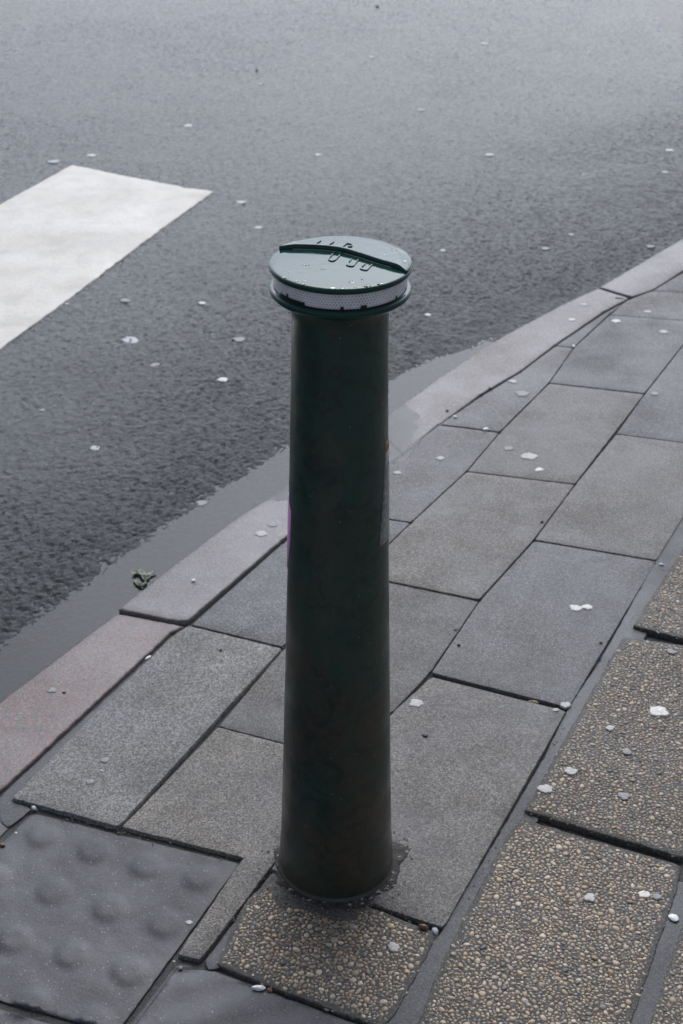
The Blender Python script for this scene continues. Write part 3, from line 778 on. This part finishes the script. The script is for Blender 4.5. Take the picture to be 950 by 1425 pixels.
# raised far segment
arc = []
a0 = math.atan2(cR.y, cR.x); a1 = math.atan2(cL.y, cL.x)
if a1 < a0: a1 += 2 * math.pi
for k in range(61):
    a = a0 + (a1 - a0) * k / 60; arc.append(Vector((math.cos(a), math.sin(a))) * (R_D - 0.0012))
def smooth_chain(pts_, n):
    out = []
    for i in range(len(pts_) - 1):
        p0 = pts_[max(0, i - 1)]; p1 = pts_[i]; p2 = pts_[i + 1]; p3 = pts_[min(len(pts_) - 1, i + 2)]
        for k in range(n):
            t = k / n
            out.append(0.5 * ((2 * p1) + (p2 - p0) * t + (2 * p0 - 5 * p1 + 4 * p2 - p3) * t * t + (3 * p1 - p0 - 3 * p2 + p3) * t ** 3))
    return out
ch = smooth_chain(chord, 5)
outline = arc + [p for p in ch[1:]]
outline = ccw(outline)
def seg_z(p, edge):
    r = p.length
    tap = float(sstep(R_D - 0.016, R_D - 0.001, np.float64(r))) * float(0.45 + 0.55 * sstep(-0.078, -0.04, np.float64(p.x)))
    # the plateau sinks to the rim at its right end
    return ZF + STEP * (1 - 0.55 * tap)
O2 = inset(outline, 0.0007); V2, T, ring = grid_poly(O2, 0.004)
v = [(p.x, p.y, seg_z(p, 0)) for p in V2]; f = [tuple(t) for t in T]; b0 = len(v); n = len(outline)
v += [(p.x, p.y, seg_z(p, 0) - 0.0007) for p in outline] + [(p.x, p.y, ZF - 0.001) for p in outline]
for i in range(n):
    j = (i + 1) % n; f.append((ring[i], b0 + i, b0 + j, ring[j])); f.append((b0 + i, b0 + n + i, b0 + n + j, b0 + j))
me = bpy.data.meshes.new('raised_segment'); me.from_pydata(v, [], f); me.update()
bm = bmesh.new(); bm.from_mesh(me); bmesh.ops.recalc_face_normals(bm, faces=bm.faces); bm.to_mesh(me); bm.free(); smooth(me)
seg = link('raised_segment', me, M_lid, lid); m_es = None
# small lip along the foot of the step
def ribbon(name, line, z, wd, ht, mat, parent):
    v = []; f = []
    for i, p in enumerate(line):
        a = line[max(0, i - 1)]; b = line[min(len(line) - 1, i + 1)]; t = (b - a).normalized(); nn = Vector((-t.y, t.x)) * wd / 2
        v += [(p.x - nn.x, p.y - nn.y, z - 0.0005), (p.x - nn.x * .8, p.y - nn.y * .8, z + ht), (p.x + nn.x * .8, p.y + nn.y * .8, z + ht), (p.x + nn.x, p.y + nn.y, z - 0.0005)]
    for i in range(len(line) - 1):
        for q in range(3): f.append((i * 4 + q, i * 4 + q + 1, i * 4 + 5 + q, i * 4 + 4 + q))
    for e_ in (0, len(line) - 1): f.append(tuple(e_ * 4 + q for q in range(4)))
    me = bpy.data.meshes.new(name); me.from_pydata(v, [], f)
    bm = bmesh.new(); bm.from_mesh(me); bmesh.ops.recalc_face_normals(bm, faces=bm.faces); bm.to_mesh(me); bm.free()
    return link(name, me, mat, parent)
seam = [p + Vector((0, -0.0016)) for p in ch[4:-6]]
ribbon('worn_seam', seam, ZF, 0.0014, 0.0006, M_seam, lid)
def glyph(pxs, zl, wd=0.0016, ht=0.0013):
    line = [lidpt(a, b, zl) for a, b in pxs]
    return ribbon('raised_letter', smooth_chain(line, 4) + [line[-1]], zl, wd, ht, M_lid, lid)
# cast lettering seen on the lid
glyph([(466, 351.5), (461, 356), (457, 361), (460, 363.5), (465, 363), (470, 358.5), (476, 352)], ZF)
glyph([(499, 361), (495, 366), (491, 370.5), (486, 370.5), (482, 369)], ZF)
glyph([(489, 360.5), (486, 364.5)], ZF)
glyph([(518, 368), (514, 372), (510, 376), (505, 375.5), (501, 374)], ZF)
glyph([(508, 367), (504, 371)], ZF)
ZS = ZF + STEP
glyph([(446, 335.5), (441, 339)], ZS)
glyph([(464, 337), (459, 340.5)], ZS)
glyph([(478, 343), (482, 339.5), (487, 339.7), (490, 341.5), (488, 343.6), (484, 343)], ZS, 0.0013)

# stickers curved round the post
def sticker(name, rows, mat, off=0.0006):
    """rows: (pixel row, angle0, angle1) in degrees, 0 = +x, -90 = towards the camera"""
    v = []; f = []; K = 8
    def rad(z):
        for i in range(len(prof) - 1):
            if prof[i][1] <= z <= prof[i + 1][1]: 
                t = (z - prof[i][1]) / (prof[i + 1][1] - prof[i][1]); return prof[i][0] + t * (prof[i + 1][0] - prof[i][0])
    for py, a0_, a1_ in rows:
        z, _ = axis_z(py); r = rad(z)
        for o_ in (off, 0.0):
            for k in range(K + 1):
                a = R(a0_ + (a1_ - a0_) * k / K); v.append(((r + o_) * math.cos(a), (r + o_) * math.sin(a), z))
    n_ = 2 * (K + 1)
    for i in range(len(rows) - 1):
        for k in range(K):
            f.append((i * n_ + k, i * n_ + k + 1, (i + 1) * n_ + k + 1, (i + 1) * n_ + k))
        for k in (0, K):
            f.append((i * n_ + k, (i + 1) * n_ + k, (i + 1) * n_ + K + 1 + k, i * n_ + K + 1 + k))
    for i in (0, len(rows) - 1):
        for k in range(K): f.append((i * n_ + k, i * n_ + k + 1, i * n_ + K + 2 + k, i * n_ + K + 1 + k))
    me = bpy.data.meshes.new(name); me.from_pydata(v, [], f)
    bm = bmesh.new(); bm.from_mesh(me); bmesh.ops.recalc_face_normals(bm, faces=bm.faces); bm.to_mesh(me); bm.free(); smooth(me)
    return link(name, me, mat, root)
s1 = sticker('sticker', [(690, -182, -200), (700, -160, -225), (740, -161, -225), (784, -170, -225)], M_pink, 0.0011)
s1['label'] = 'pink sticker wrapped round the left side of the post'
s2 = sticker('sticker', [(607, -24, 30), (640, -26, 30), (680, -30, 30), (710, -34, 30), (738, -38, 30), (742, -24, 30)], M_grey, 0.0008)
s2['label'] = 'weathered grey sticker on the right side of the post'
s3 = sticker('sticker', [(605, -20, -8), (609, -24, -6), (617, -22, -10)], M_orange, 0.0010)
s3['label'] = 'torn orange paper scrap at the top of the grey sticker'

# water beads lying on the wet lid
def drop_mesh(r, asp, ht, seed):
    v = []; f = []; K = 18; L = [(0, 1), (0.45, 0.93), (0.75, 0.66), (0.93, 0.3), (1.0, -0.02)]
    v.append((0, 0, ht))
    for q, (rr, hh) in enumerate(L[1:]):
        for k in range(K):
            a = 2 * math.pi * k / K; wb = 1 + 0.18 * noise.noise(Vector((math.cos(a) * 1.2, math.sin(a) * 1.2, seed)))
            v.append((r * rr * wb * math.cos(a), r * asp * rr * wb * math.sin(a), ht * hh))
    for k in range(K): f.append((0, 1 + k, 1 + (k + 1) % K))
    for q in range(3):
        for k in range(K): f.append((1 + q * K + k, 1 + (q + 1) * K + k, 1 + (q + 1) * K + (k + 1) % K, 1 + q * K + (k + 1) % K))
    f.append(tuple(1 + 3 * K + k for k in range(K))[::-1])
    me = bpy.data.meshes.new('water_drop'); me.from_pydata(v, [], f); smooth(me); return me
DR = [(381, 365, 4.2), (393, 364.5, 1.6), (403, 379, 4.2), (419, 380.5, 2.6), (426, 368.8, 6.0), (413, 391, 4.2), (424, 391, 3.8), (420, 397, 3), (449, 374.5, 4), (463, 400, 3.6),
      (476, 400.5, 3), (489, 392.5, 4.2), (505, 388, 3.2), (511, 397.5, 5.2), (494, 399, 2), (532, 396.5, 4.5), (440, 360, 2), (392, 387.5, 6)]
DR2 = [(548, 348, 5), (534, 353.5, 5), (563, 363, 3), (541, 346, 2)]
for lst, zl in ((DR, ZF), (DR2, ZS - 0.001)):
    for i, (px, py, wpx) in enumerate(lst):
        p = lidpt(px, py, zl)
        if p.length > R_D - 0.005: p = p.normalized() * (R_D - 0.005)
        r = wpx / 1130
        o = link('water_drop', drop_mesh(r, random.uniform(0.75, 1.2), r * 0.16, i + zl), M_drop, loc=(TOPX + p.x, BY + p.y, zl))
        if px in (426,): o.scale = (1, 0.6, 1)
        tag(o, 'clear bead of rain water lying on the dark green bollard lid', 'water drop', 'rain drops beaded on the bollard lid')

# soil collected round the foot of the bollard
v = []; f = []; K = 150; RS = [0.088, 0.0915, 0.095, 0.0985, 0.102, 0.106, 0.110]
for q, r in enumerate(RS):
    for k in range(K):
        a = 2 * math.pi * k / K; nz = noise.noise(Vector((math.cos(a) * 3, math.sin(a) * 3, 5))) + 0.5 * noise.noise(Vector((math.cos(a) * 11, math.sin(a) * 11, 5)))
        fr = max(0, math.cos(a + R(35)))                  # it spreads further on the right and the near side
        rr = 0.088 + (r - 0.088) * (0.62 + 0.45 * nz + 0.35 * max(0, math.cos(a - R(-35))))
        h = (0.005 * (1 - q / 6) ** 1.2 + 0.0012) if q < 6 else -0.004
        h += 0.0016 * noise.noise(Vector((rr * math.cos(a) * 150, rr * math.sin(a) * 150, 0)))
        v.append((rr * math.cos(a), rr * math.sin(a), h))
for q in range(len(RS) - 1):
    for k in range(K): f.append((q * K + k, q * K + (k + 1) % K, (q + 1) * K + (k + 1) % K, (q + 1) * K + k))
me = bpy.data.meshes.new('soil'); me.from_pydata(v, [], f); me.flip_normals(); smooth(me)
tag(link('soil', me, M_soil, loc=(BX, BY, 0)), 'dark gritty soil gathered round the foot of the green bollard', 'soil', kind='stuff')

# ------------------------------------------------------------------ chewing gum trodden flat
def relief_at(x, y):
    return float(Hroad_base(x, y)) + 0.004 * (float(vnoise(np.float64(x), np.float64(y), 2.1, 8)) - 0.5) + 0.004 * (float(vnoise(np.float64(x), np.float64(y), 8, 7)) - 0.5)
def gum(px, py, wpx, tone, label, where='p', asp=0.85):
    if where == 'r': p, z = hit(px, py, Hroad_base); z = relief_at(p.x, p.y) + 0.0010
    elif where == 'z': p, z = hit(px, py, Hroad_base); z = z + 0.004
    else: p, z = hit(px, py, Htop); z = z + 0.0007
    r = wpx * 0.5 * depth(p, z) / F_PX
    K = 40; sd_ = random.uniform(0, 90); v = [(0, 0, 0.0008)]; f = []
    for rr, hh in ((0.5, 0.0008), (0.85, 0.0006), (0.97, 0.0002), (1.0, -0.004)):
        for k in range(K):
            a = 2 * math.pi * k / K; c_, s_2 = math.cos(a), math.sin(a)
            wb = 1 + 0.34 * noise.noise(Vector((c_ * 1.2, s_2 * 1.2, sd_))) + 0.20 * noise.noise(Vector((c_ * 3.0, s_2 * 3.0, sd_))) + 0.12 * noise.noise(Vector((c_ * 8, s_2 * 8, sd_)))
            v.append((r * rr * wb * c_, r * asp * rr * wb * s_2, hh + 0.0004 * noise.noise(Vector((c_ * rr * 4, s_2 * rr * 4, sd_)))))
    for k in range(K): f.append((0, 1 + k, 1 + (k + 1) % K))
    for q in range(3):
        for k in range(K): f.append((1 + q * K + k, 1 + (q + 1) * K + k, 1 + (q + 1) * K + (k + 1) % K, 1 + q * K + (k + 1) % K))
    me = bpy.data.meshes.new('chewing_gum'); me.from_pydata(v, [], f); smooth(me)
    m_ = (M_gum[0], M_roadgum, M_gum[2])[tone] if where == 'r' else M_gum[tone]
    o = link('chewing_gum', me, m_, loc=(p.x, p.y, z)); o.rotation_euler.z = random.uniform(-0.5, 0.5)
    tag(o, label, 'chewing gum', 'gum trodden flat on the road' if where in 'rz' else 'gum trodden flat on the pavement and kerb')
G = 'flattened gum spot '
for a in [
    (180, 473, 26, 1, 'largest pale gum spot on the asphalt below the white stripe', 'r'), (310, 529, 15, 2, 'bright gum spot on the asphalt left of the bollard neck', 'r'),
    (281, 422, 11, 2, 'small bright gum spot midway between the stripe edge and the bollard lid', 'r'), (335, 281, 14, 1, 'pale gum spot on the road just past the right tip of the stripe', 'r'),
    (359, 317, 12, 1, 'pale gum spot on the road just above and left of the lid', 'r'), (127, 216, 13, 2, 'bright gum spot on the road above the far corner of the stripe', 'r'),
    (74, 225, 16, 1, 'pale gum spot on the road beyond the stripe, left of its far corner', 'r'), (93, 424, 6, 2, 'tiny white gum spot touching the near edge of the stripe', 'r'),
    (132, 624, 15, 1, 'pale gum spot on the coarse asphalt near the left edge of the photo', 'r'), (174, 419, 15, 0, 'faint grey gum spot close under the near edge of the stripe', 'r'),
    (215, 508, 14, 0, 'faint grey gum smear below the largest road gum spot', 'r'), (333, 473, 17, 0, 'faint pinkish grey gum smear beside the bollard collar, on the left', 'r'),
    (281, 701, 17, 0, 'faint brownish gum spot on the asphalt beside the puddle', 'r'), (262, 175, 12, 2, 'white gum spot on the upper road, above the stripe end', 'r'),
    (23, 68, 6, 2, 'tiny white gum spot at the upper left of the road', 'r'), (123, 60, 7, 1, 'tiny pale gum spot on the upper road, right of the upper left one', 'r'),
    (362, 117, 6, 2, 'tiny bright gum spot on the far road above the lid', 'r'), (442, 215, 9, 2, 'small white gum spot on the road a little above the lid', 'r'),
    (595, 438, 10, 2, 'bright cream gum spot on the asphalt right of the collar', 'r'), (616, 348, 9, 1, 'small pale gum spot on the asphalt to the upper right of the lid', 'r'),
    (759, 346, 13, 0, 'faint gum spot on the dark asphalt left of the kerb bend', 'r'), (795, 326, 9, 1, 'small pale gum spot on the dark asphalt above the kerb joint', 'r'),
    (681, 216, 14, 1, 'pale gum spot on the middle of the upper right road', 'r'), (674, 61, 11, 2, 'white gum spot far up the road, right of centre', 'r'),
    (518, 80, 8, 2, 'white gum spot far up the road, above the bollard', 'r'), (932, 209, 11, 2, 'bright gum spot on the road near the right edge of the photo', 'r'),
    (925, 240, 9, 1, 'pale gum spot on the road just below the bright one by the right edge', 'r'), (812, 243, 7, 1, 'tiny pale gum spot on the road above the kerb, far right', 'r'),
    (58, 571, 10, 0, 'faint gum smear on the coarse asphalt at the left edge', 'r'), (585, 153, 14, 0, 'faint broad gum spot on the far road above the lid, to the right', 'r'),
    (363, 743, 17, 1, 'paler left gum spot of the pair on the kerb left of the bollard', 'p'), (379, 731, 14, 0, 'right gum spot of the pair on the kerb left of the bollard', 'p'),
    (72, 961, 13, 0, 'grey gum spot on the pink granite kerbstone', 'p'), (146, 1058, 13, 0, 'pale gum spot in the middle of the slab beside the pink kerbstone', 'p'),
    (125, 1088, 12, 0, 'faint gum spot near the broken end of the slab beside the pink kerbstone', 'p'), (141, 1073, 5, 1, 'tiny gum dot just under the gum in the slab beside the pink kerbstone', 'p'),
    (263, 1284, 10, 1, 'gum spot on the edge of the tactile slab by the narrow concrete tongue', 't'), (579, 979, 20, 1, 'oval white gum spot on the slab right of the lower post', 'p'),
    (801, 846, 17, 2, 'left gum spot of the touching white pair on the wide slab', 'p'), (817, 845, 15, 2, 'right gum spot of the touching white pair on the wide slab', 'p'),
    (787, 981, 15, 1, 'gum spot on the corner where the wide slabs meet the pebbled ones', 'p'), (773, 988, 9, 1, 'small gum spot left of the one on the slab corner', 'p'),
    (613, 638, 12, 1, 'pale gum spot on the slab beside the end of the puddle', 'p'), (553, 658, 11, 1, 'pale gum spot on the slab edge close to the right side of the post', 'p'),
    (707, 624, 14, 0, 'faint starry gum spot left of the long white one, above the cross joint', 'p'), (737, 635, 24, 1, 'long white gum spot lying above a cross joint', 'p'),
    (750, 654, 12, 2, 'round bright gum spot below the long white one', 'p'), (713, 531, 13, 1, 'white gum spot at the back edge of the kerb right of the bollard', 'p'),
    (726, 548, 20, 0, 'broad faint gum spot on the narrow slab behind the kerb', 'p'), (795, 445, 10, 2, 'bright gum spot on the kerb bend, lower of two', 'p'),
    (812, 424, 11, 1, 'pale gum spot on the kerb bend, upper of two', 'p'), (857, 447, 13, 2, 'white gum spot on the slab just behind the kerb joint', 'p'),
    (901, 434, 11, 1, 'pale gum spot on the short far slab near the right edge', 'p'), (923, 462, 13, 1, 'pale smeared gum spot on the slab by the right edge, upper one', 'p'),
    (911, 548, 12, 0, 'faint gum spot at a slab corner by the right edge', 'p'), (905, 343, 12, 0, 'faint gum spot on the far kerbstone', 'p'),
    (916, 990, 26, 2, 'largest bright gum spot on the pebbled slabs', 'a'), (794, 1073, 18, 1, 'pale gum spot near the left edge of the upper pebbled slab', 'a'),
    (759, 1098, 21, 1, 'pale gum spot close to the lower left corner of the upper pebbled slab', 'a'), (868, 1108, 17, 0, 'faint gum spot low in the middle of the upper pebbled slab', 'a'),
    (821, 1249, 17, 1, 'square-ish grey gum spot in the middle of the lower pebbled slab', 'a'), (896, 1245, 16, 2, 'bright gum spot near the right edge of the lower pebbled slab', 'a'),
    (913, 1248, 14, 0, 'faint grey gum spot touching the bright one on the lower pebbled slab', 'a'), (547, 1318, 19, 1, 'round pale gum spot on the pebbled slab in front of the bollard', 'a'),
    (934, 907, 13, 0, 'faint gum spot at the top of the pebbled slab by the right edge', 'a'), (849, 1013, 12, 1, 'small pale gum spot upper left on the pebbled slab beside the wide slab', 'a'),
    (872, 1046, 14, 0, 'dull gum spot in the middle of the upper pebbled slab', 'a')]:
    gum(*a)

# ------------------------------------------------------------------ small stones and litter
def stone(px, py, wpx, mat, name, label, cat, z0=0.0, flat=0.6, asp=0.8, Hf=None, rot=None, group=None):
    z0 = z0 if Hf else 0.0; p, z = hit(px, py, Hf or Htop); r = wpx * 0.5 * depth(p, z) / F_PX
    bm = bmesh.new(); bmesh.ops.create_icosphere(bm, subdivisions=3, radius=1.0); s_2 = random.uniform(0, 50)
    for v_ in bm.verts:
        d = v_.co.normalized(); k = 1 + 0.28 * noise.noise(d * 1.3 + Vector((s_2, 0, 0))) + 0.1 * noise.noise(d * 4 + Vector((s_2, 0, 0)))
        v_.co = Vector((d.x * r * k, d.y * r * asp * k, d.z * r * flat * k))
    me = bpy.data.meshes.new(name); bm.to_mesh(me); bm.free(); smooth(me)
    o = link(name, me, mat, loc=(p.x, p.y, z + z0 + r * flat * 0.6)); o.rotation_euler.z = rot if rot is not None else random.uniform(0, 3)
    tag(o, label, cat, group); return o
stone(605, 1298, 13, M_bluegrey, 'pebble', 'pale blue grey pebble lodged at the slab corner before the bollard', 'pebble', 0, 0.6)
stone(589, 1291, 15, M_brown, 'pebble', 'rusty brown stone lodged left of the pale pebble', 'pebble', -0.003, 0.45, 0.5, rot=-0.4)
stone(269, 809, 7, M_white, 'pebble', 'small bright white pebble lying on the kerb left of the bollard', 'pebble')
stone(676, 598, 9, M_white, 'pebble', 'white pebble in the cross joint by the end of the puddle', 'pebble', flat=0.4)
stone(798, 483, 6, M_white, 'pebble', 'small white pebble in the joint behind the kerb bend', 'pebble')
stone(633, 581, 6, M_white, 'pebble', 'small pale pebble at the kerb edge above the puddle end', 'pebble')
stone(622, 572, 5, M_dark, 'pebble', 'tiny dark stone on the kerb beside the puddle end', 'pebble')
stone(682, 541, 6, M_dark, 'pebble', 'dark stone on the kerb back edge below a white gum spot', 'pebble')
stone(47, 1126, 9, M_bluegrey, 'pebble', 'pale pebble at the far corner of the tactile slab', 'pebble', -0.002)
stone(22, 1160, 4, M_white, 'pebble', 'tiny white pebble in the joint left of the tactile slab', 'pebble', -0.004)
stone(3, 1177, 8, M_brown, 'pebble', 'brown stone at the left edge of the photo, beside the tactile slab', 'pebble', -0.004)
stone(89, 964, 5, M_brown, 'pebble', 'tiny brown stone on the pink kerbstone beside the grey gum', 'pebble')
stone(307, 905, 5, M_brown, 'pebble', 'tiny brown stone near the top of the slab beside the pink kerbstone', 'pebble')
stone(591, 1024, 8, M_dark, 'pebble', 'small dark stone on the slab below the oval gum spot', 'pebble', flat=0.4)
stone(638, 898, 5, M_dark, 'pebble', 'small dark stone beside the long joint right of the post', 'pebble')
stone(634, 876, 6, M_dark, 'pebble', 'dark speck of stone higher up the long joint right of the post', 'pebble', flat=0.3)
stone(754, 727, 5, M_dark, 'pebble', 'tiny dark stone at the long joint beside the upper wide slab', 'pebble')
stone(836, 895, 5, M_dark, 'pebble', 'tiny dark stone near the right edge of the wide slab', 'pebble')
stone(920, 786, 8, M_white, 'chip', 'white chip in the mortar at the top corner of the pebbled slab', 'stone chip', -0.003, 0.35, 0.5)
stone(742, 978, 13, M_butt, 'cigarette_end', 'pale tan cigarette end lying in the cross joint of the wide slabs', 'cigarette end', -0.004, 0.35, 0.3, rot=-0.25)
stone(206, 916, 11, M_white, 'chip', 'white chip in the joint between pink kerbstone and slab', 'stone chip', 0.0, 0.3, 0.4, rot=0.9)
stone(360, 1376, 18, M_white, 'gum_lump', 'lumpy white gum blob on the near edge of the front pebbled slab', 'chewing gum', -0.003, 0.35, 0.5, rot=-0.1)
stone(375, 1379, 9, M_brown, 'pebble', 'brown grit lump right of the lumpy white gum blob', 'pebble', -0.003)
stone(937, 1278, 13, M_white, 'gum_lump', 'brightest knobbly white gum blob in the joint at the right edge', 'chewing gum', -0.004, 0.4, 1.2)
stone(251, 1348, 7, M_bluegrey, 'pebble', 'pale pebble below the end of the narrow concrete tongue', 'pebble', -0.006)
stone(242, 1339, 5, M_leafb, 'pebble', 'small tan pebble at the end of the narrow concrete tongue', 'pebble', -0.004)
stone(357, 98, 4, M_dark, 'pebble', 'tiny dark stone far up the road left of centre', 'pebble', Hf=Hroad_base)
stone(525, 10, 6, M_dark, 'pebble', 'small dark stone at the top edge of the road', 'pebble', Hf=Hroad_base)
stone(862, 415, 14, M_leafb, 'twig', 'thin pale twig lying beside the joint between the far kerbstones', 'twig', 0.0, 0.12, 0.12, rot=-0.3)
# loose grit round the bollard's foot and in the joints
gv, gf = [], []
def grit(x, y, z, r):
    b0 = len(gv)
    for v_ in IV[:12]: gv.append((x + v_[0] * r * random.uniform(.7, 1.2), y + v_[1] * r * random.uniform(.7, 1.2), z + v_[2] * r * .7))
bm = bmesh.new()
def add_grit(x, y, z, r):
    m_ = Matrix.Translation((x, y, z)) @ Matrix.Rotation(random.uniform(0, 3), 4, 'Z') @ Matrix.Diagonal((r, r * random.uniform(.6, 1), r * .6, 1))
    bmesh.ops.create_icosphere(bm, subdivisions=1, radius=1.0, matrix=m_)
for _ in range(260):
    a = random.uniform(0, 6.283); r = random.uniform(0.096, 0.128)
    add_grit(BX + r * math.cos(a), BY + r * math.sin(a), random.uniform(0.001, 0.003), random.uniform(0.0007, 0.0022))
for (pa, pb, n_) in (((282, 1337), (391, 1192), 40), ((168, 1156), (335, 1200), 35), ((620, 1300), (796, 990), 40), ((796, 990), (930, 780), 20), ((20, 1118), (165, 1156), 30), ((522, 1263), (612, 1300), 26), ((303, 1012), (393, 1033), 12), ((265, 870), (393, 901), 18)):
    A_, B_ = un(*pa), un(*pb)
    for _ in range(n_):
        p = A_.lerp(B_, random.random()) + Vector((random.gauss(0, 0.003), random.gauss(0, 0.003))); add_grit(p.x, p.y, random.uniform(-0.006, 0.0), random.uniform(0.0006, 0.002))
me = bpy.data.meshes.new('grit'); bm.to_mesh(me); bm.free()
M_grit = simple('mixed_grit', (0.14, 0.12, 0.11), 0.5, 0.6, 700)
tag(link('grit', me, M_grit), 'loose grit round the foot of the bollard and along the slab joints', 'grit', kind='stuff')

# crumpled leaf floating at the kerb
p, z = hit(197, 806, Hpave)
leaf = empty('fallen_leaf', (p.x, p.y, ZW)); tag(leaf, 'crumpled pale green leaf floating in the puddle against the kerb', 'leaf')
def blade(pxs, wd, mat, nm, seed, lift):
    base = [un(a, b, ZW) - p for a, b in pxs]; L = smooth_chain(base, 5) + [base[-1]]; v = []; f = []; K = 5
    for i, q in enumerate(L):
        t_ = i / (len(L) - 1); a = L[max(0, i - 1)]; b = L[min(len(L) - 1, i + 1)]; tt = (b - a).normalized(); nn = Vector((-tt.y, tt.x))
        ww = wd * (math.sin(math.pi * min(1, 0.12 + t_ * 0.83)) ** 0.7)
        for k in range(K):
            s3 = k / (K - 1) - 0.5; h = lift + 0.004 * abs(s3) * 2 + 0.005 * noise.noise(Vector((i * .5, k * .8, seed)))
            v.append((q.x + nn.x * s3 * ww, q.y + nn.y * s3 * ww, h))
    for i in range(len(L) - 1):
        for k in range(K - 1): f.append((i * K + k, i * K + k + 1, (i + 1) * K + k + 1, (i + 1) * K + k))
    me = bpy.data.meshes.new(nm); me.from_pydata(v, [], f); smooth(me)
    o = link(nm, me, mat, leaf); sm_ = o.modifiers.new('thickness', 'SOLIDIFY'); sm_.thickness = 0.0006; return o
blade([(184, 802), (190, 798), (197, 800), (203, 812)], 0.014, M_leaf, 'leaf_blade', 1, 0.003)
blade([(186, 808), (192, 815), (199, 817), (203, 811)], 0.008, M_leaf, 'leaf_blade', 2, 0.002)
blade([(192, 796), (199, 803), (206, 806)], 0.009, M_leafb, 'leaf_blade', 3, 0.005)
blade([(200, 808), (208, 802), (216, 797)], 0.006, M_leafb, 'leaf_stalk', 4, 0.003)
